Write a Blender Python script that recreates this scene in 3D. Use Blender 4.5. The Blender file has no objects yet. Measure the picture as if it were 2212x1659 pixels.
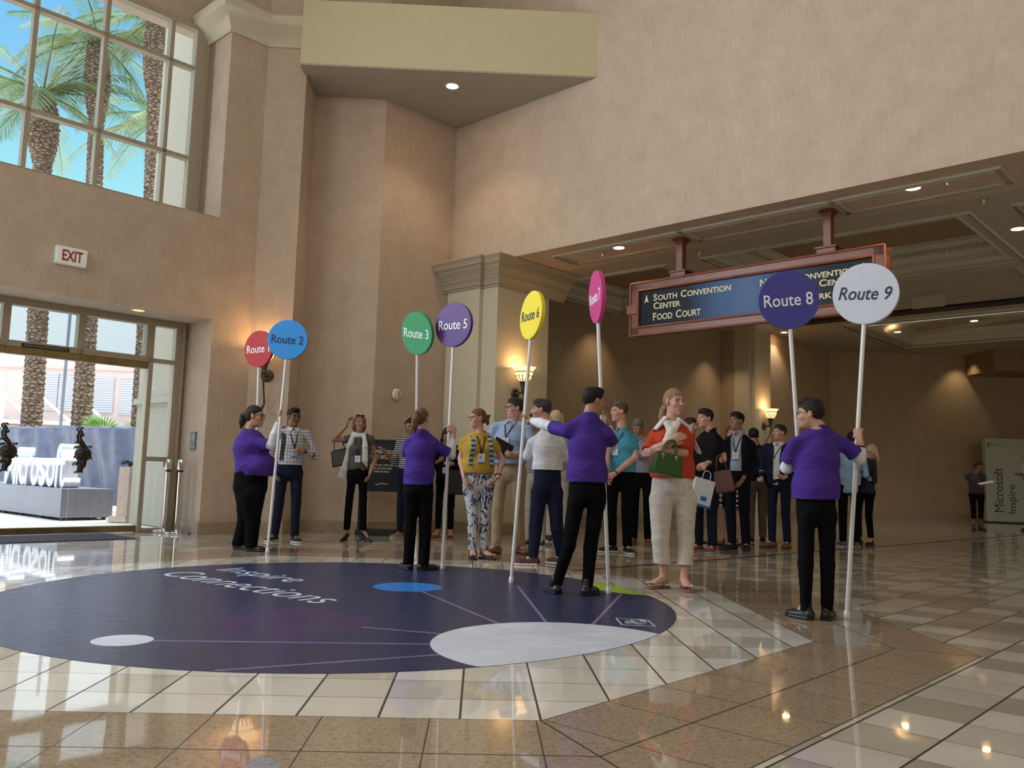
import bpy, bmesh, math, random
import numpy as np
from mathutils import Vector, Matrix
random.seed(7)
PI = math.pi
S2 = math.sqrt(2)
col = bpy.context.scene.collection
scn = bpy.context.scene

# ------------------------------------------------------------ camera, world, light, exposure
FPX = 1838.372
FW = Vector((0.03401352, 0.99374769, 0.10634193)); RT = Vector((0.99888234, -0.03729635, 0.02903523)); UP = Vector((-0.03281986, -0.10523549, 0.9939056))
cam_d = bpy.data.cameras.new('camera'); cam = bpy.data.objects.new('camera', cam_d); col.objects.link(cam)
cam_d.sensor_fit = 'HORIZONTAL'; cam_d.sensor_width = 36.0; cam_d.lens = FPX / 2212 * 36.0
cam_d.clip_start = 0.05; cam_d.clip_end = 500
cam.matrix_world = Matrix(((RT.x, UP.x, -FW.x, 0), (RT.y, UP.y, -FW.y, 0), (RT.z, UP.z, -FW.z, 1.0), (0, 0, 0, 1)))
scn.camera = cam
scn.view_settings.view_transform = 'Standard'; scn.view_settings.look = 'None'
scn.view_settings.exposure = 0.36; scn.view_settings.gamma = 1.0; scn.view_settings.use_curve_mapping = False
cy = scn.cycles
cy.use_denoising = True; cy.max_bounces = 7; cy.diffuse_bounces = 4; cy.glossy_bounces = 4
cy.transmission_bounces = 6; cy.transparent_max_bounces = 16; cy.sample_clamp_indirect = 6.0
cy.caustics_reflective = False; cy.caustics_refractive = False; cy.blur_glossy = 0.3

world = bpy.data.worlds.new('world'); scn.world = world; world.use_nodes = True
wn = world.node_tree.nodes; wl = world.node_tree.links; wn.clear()
w_out = wn.new('ShaderNodeOutputWorld'); w_bg = wn.new('ShaderNodeBackground'); w_tc = wn.new('ShaderNodeTexCoord')
w_sep = wn.new('ShaderNodeSeparateXYZ'); w_r = wn.new('ShaderNodeValToRGB')
wl.new(w_tc.outputs['Generated'], w_sep.inputs[0]); wl.new(w_sep.outputs['Z'], w_r.inputs[0])
els = w_r.color_ramp.elements
els[0].position = 0.0; els[0].color = (2.4, 2.3, 2.2, 1); els[1].position = 0.74; els[1].color = (4.0, 4.2, 4.8, 1)
for p_, c_ in ((0.16, (0.64, .80, .84, 1)), (0.27, (0.37, 0.74, .80, 1)), (0.38, (0.23, 0.55, .80, 1)), (0.54, (0.11, 0.35, .80, 1))):
    e_ = els.new(p_); e_.color = c_
wl.new(w_r.outputs[0], w_bg.inputs['Color']); w_bg.inputs['Strength'].default_value = 1.0
wl.new(w_bg.outputs[0], w_out.inputs['Surface'])

def lamp(name, kind, loc, energy, color=(1, 1, 1), target=None, **kw):
    d = bpy.data.lights.new(name, kind); d.energy = energy; d.color = color
    for k, v in kw.items(): setattr(d, k, v)
    o = bpy.data.objects.new(name, d); col.objects.link(o); o.location = loc
    if target is not None:
        o.rotation_euler = (Vector(target) - Vector(loc)).to_track_quat('-Z', 'Y').to_euler()
    return o
lamp('sun', 'SUN', (0, 0, 30), 3.4, (1, .94, .84), target=(-3.0, -2.4, 20), angle=0.009)
# added fill lamps, unseen, standing in for daylight from west, south-west and south
lamp('fill_daylight', 'AREA', (-8.6, 7.6, 6.4), 900, (.84, .92, 1.0), target=(-1.6, .6, 4.6), shape='RECTANGLE', size=4.6, size_y=4.2)
lamp('fill_daylight', 'AREA', (-7.4, 2.6, 6.8), 185, (.93, .96, 1.0), target=(4.5, 8, 4.0), shape='RECTANGLE', size=4.8, size_y=4.6)
lamp('fill_daylight', 'AREA', (1.5, -4.5, 7.5), 175, (1.0, .95, .87), target=(2.5, 12, 7.5), shape='RECTANGLE', size=6, size_y=3)

# ------------------------------------------------------------ pixel -> world helpers (photo frame 2212 x 1659)
CAMP = Vector((0, 0, 1.0))
def ray(x, y): return FW * FPX + RT * (x - 1106) + UP * (829.5 - y)
def G(x, y, z=0.0):
    d = ray(x, y); return CAMP + d * ((z - 1.0) / d.z)
def YP(x, y, Y):
    d = ray(x, y); return CAMP + d * (Y / d.y)
def PLN(x, y, a, b, k):
    d = ray(x, y); return CAMP + d * (k / (a * d.x + b * d.y))
# frames: W world, L runs along the door wall, R along the big right-hand wall
def tr(F, p):
    a, b, z = p
    if F == 'L': return Vector(((a - b) / S2, (a + b) / S2, z))
    if F == 'R': return Vector(((a + b) / S2, (b - a) / S2, z))
    return Vector((a, b, z))
def Lc(p): return ((p[0] + p[1]) / S2, (p[1] - p[0]) / S2, p[2])
def Rc(p): return ((p[0] - p[1]) / S2, (p[0] + p[1]) / S2, p[2])

# ------------------------------------------------------------ materials
class E:
    """tiny expression wrapper that writes math nodes"""
    nt = None
    def __init__(s, v): s.v = v
    @staticmethod
    def op(o, *a, **kw):
        n = E.nt.nodes.new('ShaderNodeMath'); n.operation = o
        for i, q in enumerate(a):
            q = q.v if isinstance(q, E) else q
            if isinstance(q, (int, float)): n.inputs[i].default_value = q
            else: E.nt.links.new(q, n.inputs[i])
        return E(n.outputs[0])
    def __add__(s, o): return E.op('ADD', s, o)
    __radd__ = __add__
    def __sub__(s, o): return E.op('SUBTRACT', s, o)
    def __rsub__(s, o): return E.op('SUBTRACT', o, s)
    def __mul__(s, o): return E.op('MULTIPLY', s, o)
    __rmul__ = __mul__
    def __truediv__(s, o): return E.op('DIVIDE', s, o)
    def __lt__(s, o): return E.op('LESS_THAN', s, o)
    def __gt__(s, o): return E.op('GREATER_THAN', s, o)
def emax(a, b): return E.op('MAXIMUM', a, b)
def emin(a, b): return E.op('MINIMUM', a, b)
def eabs(a): return E.op('ABSOLUTE', a)
def efloor(a): return E.op('FLOOR', a)
def efract(a): return E.op('FRACT', a)
def mix(nt, fac, a, b, mode='MIX'):
    n = nt.nodes.new('ShaderNodeMix'); n.data_type = 'RGBA'; n.blend_type = mode
    for i, q in ((0, fac), (6, a), (7, b)):
        q = q.v if isinstance(q, E) else q
        if isinstance(q, (int, float)): n.inputs[i].default_value = q
        elif isinstance(q, tuple): n.inputs[i].default_value = (*q[:3], 1)
        else: nt.links.new(q, n.inputs[i])
    return n.outputs[2]
def new_mat(name):
    m = bpy.data.materials.new(name); m.use_nodes = True
    nt = m.node_tree; b = nt.nodes['Principled BSDF']; E.nt = nt
    return m, nt, b
def setp(b, nt, **kw):
    names = dict(color='Base Color', rough='Roughness', metal='Metallic', spec='Specular IOR Level', coat='Coat Weight', emit='Emission Color', estr='Emission Strength', sheen='Sheen Weight', alpha='Alpha', trans='Transmission Weight', ior='IOR', normal='Normal', sss='Subsurface Weight')
    for k, v in kw.items():
        i = b.inputs[names[k]]; v = v.v if isinstance(v, E) else v
        if isinstance(v, tuple): i.default_value = (*v[:3], 1)
        elif isinstance(v, (int, float)): i.default_value = v
        else: nt.links.new(v, i)
def coords(nt, kind='Object', scale=(1, 1, 1), rot=(0, 0, 0)):
    tc = nt.nodes.new('ShaderNodeTexCoord'); mp = nt.nodes.new('ShaderNodeMapping')
    mp.inputs['Scale'].default_value = scale; mp.inputs['Rotation'].default_value = rot
    nt.links.new(tc.outputs[kind], mp.inputs[0]); return mp.outputs[0]
def noise(nt, vec, scale=5, detail=3, rough=.5):
    n = nt.nodes.new('ShaderNodeTexNoise'); n.inputs['Scale'].default_value = scale
    n.inputs['Detail'].default_value = detail; n.inputs['Roughness'].default_value = rough
    nt.links.new(vec, n.inputs['Vector']); return n.outputs[0]
def ramp(nt, fac, stops):
    n = nt.nodes.new('ShaderNodeValToRGB'); e = n.color_ramp.elements
    while len(e) < len(stops): e.new(0.5)
    for i, (p, c) in enumerate(stops): e[i].position = p; e[i].color = (*c[:3], 1)
    nt.links.new(fac.v if isinstance(fac, E) else fac, n.inputs[0]); return n.outputs[0]
def bump(nt, h, strength=.2, dist=.01):
    n = nt.nodes.new('ShaderNodeBump'); n.inputs['Strength'].default_value = strength; n.inputs['Distance'].default_value = dist
    nt.links.new(h.v if isinstance(h, E) else h, n.inputs['Height']); return n.outputs[0]
def mul(c, k): return tuple(max(0, min(1, q * k)) for q in c[:3])
_plain = {}
def plain(name, color, rough=.6, metal=0.0, spec=.4, nscale=18, amt=.10, bmp=0.0, stretch=(1, 1, 1), emit=None, estr=0, coat=0, sheen=0):
    if name in _plain: return _plain[name]
    m, nt, b = new_mat(name)
    v = coords(nt, 'Object', stretch); n = noise(nt, v, nscale, 4)
    setp(b, nt, color=ramp(nt, n, [(.3, mul(color, 1 - amt)), (.7, mul(color, 1 + amt))]), rough=rough, metal=metal, spec=spec, coat=coat, sheen=sheen)
    if bmp: setp(b, nt, normal=bump(nt, n, bmp, .004))
    if emit: setp(b, nt, emit=emit, estr=estr)
    _plain[name] = m; return m

def wall_mat(name, c1, c2, bs=.07):
    m, nt, b = new_mat(name)
    v = coords(nt, 'Object'); n1 = noise(nt, v, 3.2, 5, .6); v2 = coords(nt, 'Object', (22, 22, 7)); n2 = noise(nt, v2, 1.0, 4, .6)
    f = E(n1) * .55 + E(n2) * .45
    setp(b, nt, color=ramp(nt, f, [(.34, c1), (.66, c2)]), rough=.75, spec=.25, normal=bump(nt, n2, bs, .003)); return m
M = {}
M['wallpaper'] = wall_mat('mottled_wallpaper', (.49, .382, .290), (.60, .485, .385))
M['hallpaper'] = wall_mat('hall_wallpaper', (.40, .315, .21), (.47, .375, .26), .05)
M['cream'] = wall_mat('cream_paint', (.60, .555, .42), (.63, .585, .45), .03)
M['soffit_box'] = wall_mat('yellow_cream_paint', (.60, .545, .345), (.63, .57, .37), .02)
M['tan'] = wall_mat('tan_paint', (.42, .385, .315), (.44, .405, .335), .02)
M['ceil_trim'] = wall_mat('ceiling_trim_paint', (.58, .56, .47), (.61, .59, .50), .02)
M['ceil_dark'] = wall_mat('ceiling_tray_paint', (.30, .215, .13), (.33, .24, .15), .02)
M['stone_base'] = plain('granite_baseboard', (.36, .285, .20), .25, nscale=90, amt=.35)
M['frame'] = plain('window_frame_paint', (.40, .345, .25), .4, amt=.04)
M['bronze'] = plain('brushed_bronze', (.30, .235, .11), .32, metal=.9, nscale=6, amt=.25)
M['dark_bronze'] = plain('dark_cast_bronze', (.06, .045, .03), .38, metal=.8, nscale=30, amt=.5)
M['iron'] = plain('aged_iron', (.10, .085, .065), .45, metal=.6, nscale=40, amt=.4)
M['chrome'] = plain('polished_chrome', (.75, .75, .76), .08, metal=1.0, amt=.02)
M['black'] = plain('matte_black', (.012, .012, .014), .45, amt=.2)
M['white'] = plain('white_plastic', (.80, .80, .78), .35, amt=.03)
M['paper'] = plain('white_paper', (.72, .73, .74), .6, amt=.03)
M['cherry'] = plain('cherry_wood', (.20, .062, .036), .35, nscale=4, amt=.30, stretch=(1, 1, 14))
M['cherry_light'] = plain('cherry_bead', (.30, .10, .055), .3, nscale=4, amt=.2)
M['gold'] = plain('gold_lettering', (.80, .74, .50), .5, amt=.03)
M['navy_text'] = plain('navy_lettering', (.03, .035, .09), .5, amt=.05)
M['red_text'] = plain('red_lettering', (.36, .02, .03), .5, amt=.05)
def glass_mat(name, tint=(.93, .97, .98), refl=.07):
    m = bpy.data.materials.new(name); m.use_nodes = True; nt = m.node_tree; nt.nodes.clear()
    o = nt.nodes.new('ShaderNodeOutputMaterial'); mx = nt.nodes.new('ShaderNodeMixShader'); t = nt.nodes.new('ShaderNodeBsdfTransparent'); g = nt.nodes.new('ShaderNodeBsdfGlossy')
    t.inputs[0].default_value = (*tint, 1); g.inputs['Roughness'].default_value = .01
    lw = nt.nodes.new('ShaderNodeLayerWeight'); lw.inputs['Blend'].default_value = .5; pw = nt.nodes.new('ShaderNodeMath'); pw.operation = 'POWER'; pw.inputs[1].default_value = 5
    ml = nt.nodes.new('ShaderNodeMath'); ml.operation = 'MULTIPLY_ADD'; ml.inputs[1].default_value = .55; ml.inputs[2].default_value = .03
    nt.links.new(lw.outputs['Facing'], pw.inputs[0]); nt.links.new(pw.outputs[0], ml.inputs[0]); nt.links.new(ml.outputs[0], mx.inputs[0]); nt.links.new(t.outputs[0], mx.inputs[1]); nt.links.new(g.outputs[0], mx.inputs[2]); nt.links.new(mx.outputs[0], o.inputs[0]); return m
M['glass'] = glass_mat('clear_glass')
M['film_glass'] = glass_mat('tinted_glass', (.78, .84, .85))

# polished tile floor: octagon medallion of cream squares, brown granite ring, diagonal field outside
def floor_mat():
    m, nt, b = new_mat('polished_tile_floor')
    tc = nt.nodes.new('ShaderNodeTexCoord'); sp = nt.nodes.new('ShaderNodeSeparateXYZ'); nt.links.new(tc.outputs['Object'], sp.inputs[0])
    X, Y = E(sp.outputs[0]), E(sp.outputs[1])
    dx, dy = X + 1.045, Y - 6.825
    ax, ay = eabs(dx), eabs(dy)
    diag = (ax + ay) / S2
    octd = emax(emax(ax, ay), diag)
    inner, ring = (octd < 3.207), (octd < 4.08)
    isdiag = diag > emax(ax, ay)
    U, V = (X + Y) / S2, (Y - X) / S2
    T = 1 / 3.0
    def grid(a, w):   # distance of a to the nearest multiple of T, as a line mask
        f = efract(a * (1 / T)); d = emin(f, 1 - f) * T
        return d < w
    gi = emax(grid(X + .05, .0055), grid(Y - 3.622 + .03, .0026))
    go = emax(grid(V - 2.05 / S2, .0055), grid(U - 4.86 / S2, .0026))
    # ring: centre line, edges and cross joints
    rt_ = E.op('MULTIPLY', eabs(octd - 3.645) < .005, 1)
    along_axis = E.op('LESS_THAN', ay, ax)
    ca = E(mixf(nt, along_axis, dx, dy)); cd = E(mixf(nt, E.op('LESS_THAN', dx * dy, 0), (dx - dy) / S2, (dx + dy) / S2))
    cross = E(mixf(nt, isdiag, ca, cd))
    f = efract(cross * (1 / .436)); dd = emin(f, 1 - f) * .436
    mit = eabs(diag - emax(ax, ay)) < .004
    gr = emax(emax(rt_, dd < .003), mit)
    edges = emax(eabs(octd - 3.207) < .003, eabs(octd - 4.08) < .004)
    grout = emax(E(mixf(nt, ring, go, E(mixf(nt, inner, gr, gi)))), edges)
    # tones
    wn_ = nt.nodes.new('ShaderNodeTexWhiteNoise'); wn_.noise_dimensions = '2D'
    def tone(a, bb, wsc):
        cx = nt.nodes.new('ShaderNodeCombineXYZ')
        nt.links.new(efloor(a * 3.0).v, cx.inputs[0]); nt.links.new(efloor(bb * 3.0).v, cx.inputs[1])
        w = nt.nodes.new('ShaderNodeTexWhiteNoise'); w.noise_dimensions = '2D'; nt.links.new(cx.outputs[0], w.inputs['Vector']); return E(w.outputs[0])
    ti = tone(X + .05, Y - 3.592, 1)
    to = tone(V - 2.05 / S2, U - 4.86 / S2, 1)
    iu, iv = efloor((U - 4.86 / S2) * 3.0), efloor((V - 2.05 / S2) * 3.0)
    chk = efract((iu + iv) * .5) * 2.0
    blk = efract(efloor(iu * .5) * .5) * 2.0
    obj = tc.outputs['Object']
    mott = E(noise(nt, obj, 3.0, 5, .6)); speck = E(noise(nt, obj, 130, 3, .7)); speck2 = E(noise(nt, obj, 38, 4, .7))
    cin = ramp(nt, ti, [(0, (.55, .50, .41)), (.28, (.57, .52, .43)), (.32, (.70, .66, .57)), (1, (.77, .73, .64))])
    nt.nodes[-1].color_ramp.interpolation = 'LINEAR'
    cout = ramp(nt, to * .45 + chk * .35 + blk * .2, [(.2, (.66, .61, .51)), (.48, (.60, .54, .44)), (.56, (.46, .395, .305)), (1, (.43, .365, .28))])
    crg = ramp(nt, speck * .55 + speck2 * .45, [(.36, (.13, .075, .035)), (.46, (.36, .265, .175)), (.62, (.48, .375, .26))])
    c = mix(nt, ring, cout, mix(nt, inner, crg, cin))
    c = mix(nt, .5, c, ramp(nt, mott, [(.3, (.78, .78, .78)), (.7, (1, 1, 1))]), 'MULTIPLY')
    c = mix(nt, grout, c, (.045, .035, .025))
    wv = noise(nt, coords(nt, 'Object', (1, 1, 1)), 4.5, 2)
    setp(b, nt, color=c, rough=ramp(nt, grout, [(0, (.035,) * 3), (1, (.5,) * 3)]), spec=.62, coat=.25, normal=bump(nt, wv, .012, .02))
    b.inputs['Coat Roughness'].default_value = .02
    return m
def mixf(nt, fac, a, b):
    n = nt.nodes.new('ShaderNodeMix'); n.data_type = 'FLOAT'
    for i, q in ((0, fac), (2, a), (3, b)):
        q = q.v if isinstance(q, E) else q
        if isinstance(q, (int, float)): n.inputs[i].default_value = q
        else: nt.links.new(q, n.inputs[i])
    return n.outputs[0]
M['floor'] = floor_mat()

# ------------------------------------------------------------ mesh helpers
def link(name, me, m=None, parent=None, smooth=False):
    if m is not None:
        for q in (m if isinstance(m, (list, tuple)) else [m]): me.materials.append(q)
    o = bpy.data.objects.new(name, me); col.objects.link(o)
    if parent is not None: o.parent = parent
    if smooth: me.shade_smooth()
    return o
class MB:
    """collects simple solids, then links them as one mesh object"""
    def __init__(s): s.v = []; s.f = []; s.mi = []; s.cur = 0
    def add(s, vs, fs):
        o = len(s.v); s.v += [tuple(q) for q in vs]; s.f += [tuple(i + o for i in f) for f in fs]; s.mi += [s.cur] * len(fs); return s
    def box(s, a0, a1, b0, b1, z0, z1, F='W', taper=0):
        P = [tr(F, p) for p in ((a0, b0, z0), (a1, b0, z0), (a1, b1, z0), (a0, b1, z0), (a0 + taper, b0 + taper, z1), (a1 - taper, b0 + taper, z1), (a1 - taper, b1 - taper, z1), (a0 + taper, b1 - taper, z1))]
        return s.add(P, [(3, 2, 1, 0), (4, 5, 6, 7), (0, 1, 5, 4), (1, 2, 6, 5), (2, 3, 7, 6), (3, 0, 4, 7)])
    def obox(s, c, ax, ay, az, hx, hy, hz):   # oriented box: centre, unit axes, half sizes
        c = Vector(c); vs = [c + ax * (i * hx) + ay * (j * hy) + az * (k * hz) for k in (-1, 1) for i, j in ((-1, -1), (1, -1), (1, 1), (-1, 1))]
        return s.add(vs, [(3, 2, 1, 0), (4, 5, 6, 7), (0, 1, 5, 4), (1, 2, 6, 5), (2, 3, 7, 6), (3, 0, 4, 7)])
    def prism(s, poly, z0, z1, F='W'):
        n = len(poly); P = [tr(F, (*p, z0)) for p in poly] + [tr(F, (*p, z1)) for p in poly]
        return s.add(P, [tuple(range(n))[::-1], tuple(range(n, 2 * n))] + [(i, (i + 1) % n, n + (i + 1) % n, n + i) for i in range(n)])
    def tube(s, pts, r, n=12, caps=True, flat=None):
        pts = [Vector(p) for p in pts]; rs = r if isinstance(r, (list, tuple)) else [r] * len(pts)
        vs = []; prev = None
        for i, p in enumerate(pts):
            d = (pts[min(i + 1, len(pts) - 1)] - pts[max(i - 1, 0)]).normalized()
            u = prev if prev is not None else (Vector((0, 0, 1)) if abs(d.z) < .9 else Vector((1, 0, 0)))
            u = (u - d * u.dot(d)).normalized(); prev = u; w = d.cross(u)
            for k in range(n):
                a = 2 * PI * k / n; vs.append(p + (u * math.cos(a) + w * math.sin(a) * (flat or 1)) * rs[i])
        fs = []
        for i in range(len(pts) - 1):
            for k in range(n): fs.append((i * n + k, i * n + (k + 1) % n, (i + 1) * n + (k + 1) % n, (i + 1) * n + k))
        if caps: fs += [tuple(range(n))[::-1], tuple(range((len(pts) - 1) * n, len(pts) * n))]
        return s.add(vs, fs)
    def lathe(s, prof, c=(0, 0, 0), n=24, axis=None, caps=True):
        c = Vector(c); q = Vector((0, 0, 1)).rotation_difference(Vector(axis)).to_matrix() if axis is not None else Matrix.Identity(3)
        vs = []; fs = []
        for r, z in prof:
            for k in range(n):
                a = 2 * PI * k / n; vs.append(c + q @ Vector((r * math.cos(a), r * math.sin(a), z)))
        for i in range(len(prof) - 1):
            for k in range(n): fs.append((i * n + k, i * n + (k + 1) % n, (i + 1) * n + (k + 1) % n, (i + 1) * n + k))
        if caps and prof[0][0] > 1e-4: fs.append(tuple(range(n))[::-1])
        if caps and prof[-1][0] > 1e-4: fs.append(tuple(range((len(prof) - 1) * n, len(prof) * n)))
        return s.add(vs, fs)
    def ball(s, c, r, n=12, sc=(1, 1, 1)):
        vs = []; fs = []; m_ = n // 2; c = Vector(c)
        for i in range(m_ + 1):
            t = PI * i / m_
            for k in range(n):
                a = 2 * PI * k / n; vs.append(c + Vector((math.sin(t) * math.cos(a) * sc[0], math.sin(t) * math.sin(a) * sc[1], math.cos(t) * sc[2])) * r)
        for i in range(m_):
            for k in range(n): fs.append((i * n + k, (i + 1) * n + k, (i + 1) * n + (k + 1) % n, i * n + (k + 1) % n))
        return s.add(vs, fs)
    def sweep(s, path, prof, F='W', closed=False):   # profile (out, z) swept along plan path, mitred; out is to the right of travel
        P = [Vector((p[0], p[1])) for p in path]; n = len(P); m_ = len(prof); vs = []
        for i in range(n):
            a = P[i] - P[i - 1] if (i > 0 or closed) else P[1] - P[0]
            b = P[(i + 1) % n] - P[i] if (i < n - 1 or closed) else a
            na = Vector((a.y, -a.x)).normalized(); nb = Vector((b.y, -b.x)).normalized(); k = (na + nb) / max(.3, (1 + na.dot(nb)))
            for o, z in prof: vs.append(tr(F, (P[i].x + k.x * o, P[i].y + k.y * o, z)))
        fs = []
        for i in range(n if closed else n - 1):
            for j in range(m_ - 1):
                fs.append((i * m_ + j, ((i + 1) % n) * m_ + j, ((i + 1) % n) * m_ + j + 1, i * m_ + j + 1))
        if not closed: fs += [tuple(range(m_))[::-1], tuple(range((n - 1) * m_, n * m_))]
        return s.add(vs, fs)
    def build(s, name, m=None, parent=None, smooth=False, bevel=0, loc=None):
        me = bpy.data.meshes.new(name); vs = s.v
        if loc is not None: vs = [tuple(Vector(v) - Vector(loc)) for v in vs]
        me.from_pydata(vs, [], s.f); me.update()
        if any(s.mi): me.polygons.foreach_set('material_index', s.mi)
        o = link(name, me, m, parent, False)
        bm = bmesh.new(); bm.from_mesh(me); bmesh.ops.remove_doubles(bm, verts=bm.verts, dist=1e-5); bmesh.ops.recalc_face_normals(bm, faces=bm.faces); bm.to_mesh(me); bm.free()
        if smooth:
            me.shade_smooth()
            try: me.set_sharp_from_angle(angle=math.radians(38))
            except Exception: pass
        if bevel:
            md = o.modifiers.new('bevel', 'BEVEL'); md.width = bevel; md.segments = 2; md.limit_method = 'ANGLE'
        if loc is not None: o.location = loc
        return o
def tag(o, label=None, cat=None, group=None, kind=None):
    for k, v in (('label', label), ('category', cat), ('group', group), ('kind', kind)):
        if v: o[k] = v
    return o
def empty(name, loc, label=None, cat=None, group=None, rz=0):
    o = bpy.data.objects.new(name, None); col.objects.link(o); o.location = loc; o.rotation_euler = (0, 0, rz); o.empty_display_size = .1
    return tag(o, label, cat, group)
def struct(o): o['kind'] = 'structure'; return o
def kids(o): return [c for c in bpy.data.objects if c.parent == o]
def adopt(root, *obs):   # parent while keeping world place
    bpy.context.view_layer.update()
    mw = Matrix.Translation(root.location) @ root.rotation_euler.to_matrix().to_4x4()
    for o in obs:
        if o is None: continue
        o.parent = root; o.matrix_parent_inverse = mw.inverted()
def text_mesh(body, size, extrude=.002, bold=0.0, align='CENTER', shear=0, spacing=1.0):
    cu = bpy.data.curves.new('lettering', 'FONT'); cu.body = body; cu.size = size; cu.extrude = extrude; cu.offset = bold
    cu.align_x = align; cu.align_y = 'CENTER'; cu.shear = shear; cu.space_character = spacing; cu.resolution_u = 4
    o = bpy.data.objects.new('t', cu); col.objects.link(o)
    me = bpy.data.meshes.new_from_object(o, depsgraph=bpy.context.evaluated_depsgraph_get())
    bpy.data.objects.remove(o); bpy.data.curves.remove(cu); return me
def text(name, body, size, m, origin, xdir, ydir, parent=None, fit=None, **kw):
    """lettering lying on the plane spanned by xdir (reading direction) and ydir (up of the letters)"""
    me = text_mesh(body, size, **kw)
    if fit:   # (width, height) of the block
        co = np.empty(len(me.vertices) * 3); me.vertices.foreach_get('co', co); co = co.reshape(-1, 3)
        mn, mx = co.min(0), co.max(0)
        co[:, 0] = (co[:, 0] - (mn[0] + mx[0]) / 2) * fit[0] / (mx[0] - mn[0]); co[:, 1] = (co[:, 1] - (mn[1] + mx[1]) / 2) * fit[1] / (mx[1] - mn[1])
        me.vertices.foreach_set('co', co.ravel())
    x = Vector(xdir); y = Vector(ydir); z = x.normalized().cross(y.normalized())
    mt = Matrix(((x.x, y.x, z.x, origin[0]), (x.y, y.y, z.y, origin[1]), (x.z, y.z, z.z, origin[2]), (0, 0, 0, 1)))
    me.transform(mt); me.update()
    return link(name, me, m, parent)
EL = Vector((1, 1, 0)) / S2; OL = Vector((-1, 1, 0)) / S2; ER = Vector((1, -1, 0)) / S2; OR_ = Vector((1, 1, 0)) / S2; EZ = Vector((0, 0, 1)); EX = Vector((1, 0, 0)); EY = Vector((0, 1, 0))

# ------------------------------------------------------------ room shell
TL, TW, TD = 11.879, 12.693, 12.763     # door wall face, upper window plane, door plane (L frame depth)
VR = 10.218                             # big right wall (R frame depth)
fl = MB(); fl.prism([(-9.6, -9), (45, -9), (45, 45), (26.9, 45), (-9.6, 8.5)], -.06, 0)
struct(fl.build('floor', M['floor']))
wl_ = MB(); RV = 6.12
wl_.box(RV, 6.76, TL, 13.1, 0, 12, 'L'); wl_.box(-2.2, RV, TL, 12.95, 3.19, 4.75, 'L'); wl_.box(-2.2, RV, TW - .04, 13.05, 7.97, 12, 'L')
wl_.box(RV - .0, RV + .12, TL + .5, 12.95, 4.75, 8, 'L'); wl_.box(-2.2, -1.2, TL, 13.1, 0, 3.19, 'L'); wl_.box(-2.2, -1.6, TL, 13.1, 4.75, 8, 'L')
struct(wl_.build('wall_left', M['wallpaper']))
wb = MB(); wb.prism([(-3.62, 13.18), (-2.99, 13.17), (-2.99, 13.95), (-1.79, 13.95), (-.635, 15.085), (-.635, 16.9), (-4.6, 16.9), (-4.6, 14.2)], 0, 12)
struct(wb.build('wall_back', M['wallpaper']))
wr = MB(); wr.box(-11.116, 1.2, VR, 11.526, 4.65, 12, 'R'); wr.box(0.6, 1.2, VR, 11.526, 0, 4.65, 'R')
struct(wr.build('wall_right', M['wallpaper']))
# rest of the atrium, behind and beside the viewer
we = MB(); we.box(8.1, 8.4, -9, 6.4, 0, 12); struct(we.build('wall_east', M['wallpaper']))
ws = MB(); ws.box(-9.8, 8.4, -9.3, -9, 0, 12); struct(ws.build('wall_south', M['wallpaper']))
ww = MB(); ww.box(-9.9, -9.6, -9, 8.0, 0, 12); struct(ww.build('wall_west', M['wallpaper']))
ce = MB(); ce.prism([(-9.9, -9.3), (9.5, -9.3), (9.5, 16.9), (-1.9, 16.9), (-9.9, 8.9)], 12, 12.2); struct(ce.build('ceiling', M['cream']))
# projecting box over the recess
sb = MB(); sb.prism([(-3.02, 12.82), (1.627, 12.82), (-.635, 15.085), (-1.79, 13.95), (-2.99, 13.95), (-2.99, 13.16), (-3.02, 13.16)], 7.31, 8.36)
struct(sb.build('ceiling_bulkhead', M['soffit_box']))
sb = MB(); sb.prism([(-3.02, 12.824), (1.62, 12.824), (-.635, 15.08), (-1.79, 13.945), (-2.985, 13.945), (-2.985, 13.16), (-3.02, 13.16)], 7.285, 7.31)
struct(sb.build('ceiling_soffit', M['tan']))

def base_run(path, name, out=.035, h=.2):
    b = MB(); b.sweep(path, [(0, 0), (out, 0), (out, h - .02), (out - .015, h), (0, h)]); return struct(b.build(name, M['stone_base']))
W2 = lambda p: tuple(tr('L', (p[0], p[1], 0)))[:2]
W3 = lambda p: tuple(tr('R', (p[0], p[1], 0)))[:2]
base_run([W2((RV, TD + .02)), W2((RV, TL)), (-3.62, 13.18), (-2.99, 13.17), (-2.99, 13.95), (-1.79, 13.95), (-.75, 14.97)], 'baseboard_left')
base_run([W3(p) for p in ((-11.1, 10.09), (-10.24, 10.09), (-10.24, 10.17), (-9.885, 10.17), (-9.885, 11.5), (-11.2, 11.5))], 'baseboard_column')
# crown on the pier
cr = MB(); cr.sweep([W2((6.11, 12.6)), W2((6.11, TL)), (-3.62, 13.18), (-3.02, 13.17)], [(0, 7.72), (.03, 7.72), (.04, 7.78), (.09, 7.84), (.17, 7.93), (.26, 7.97), (.28, 8.0), (.30, 8.10), (.27, 8.14), (0, 8.14)])
struct(cr.build('trim_1', M['cream'], smooth=True))
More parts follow.
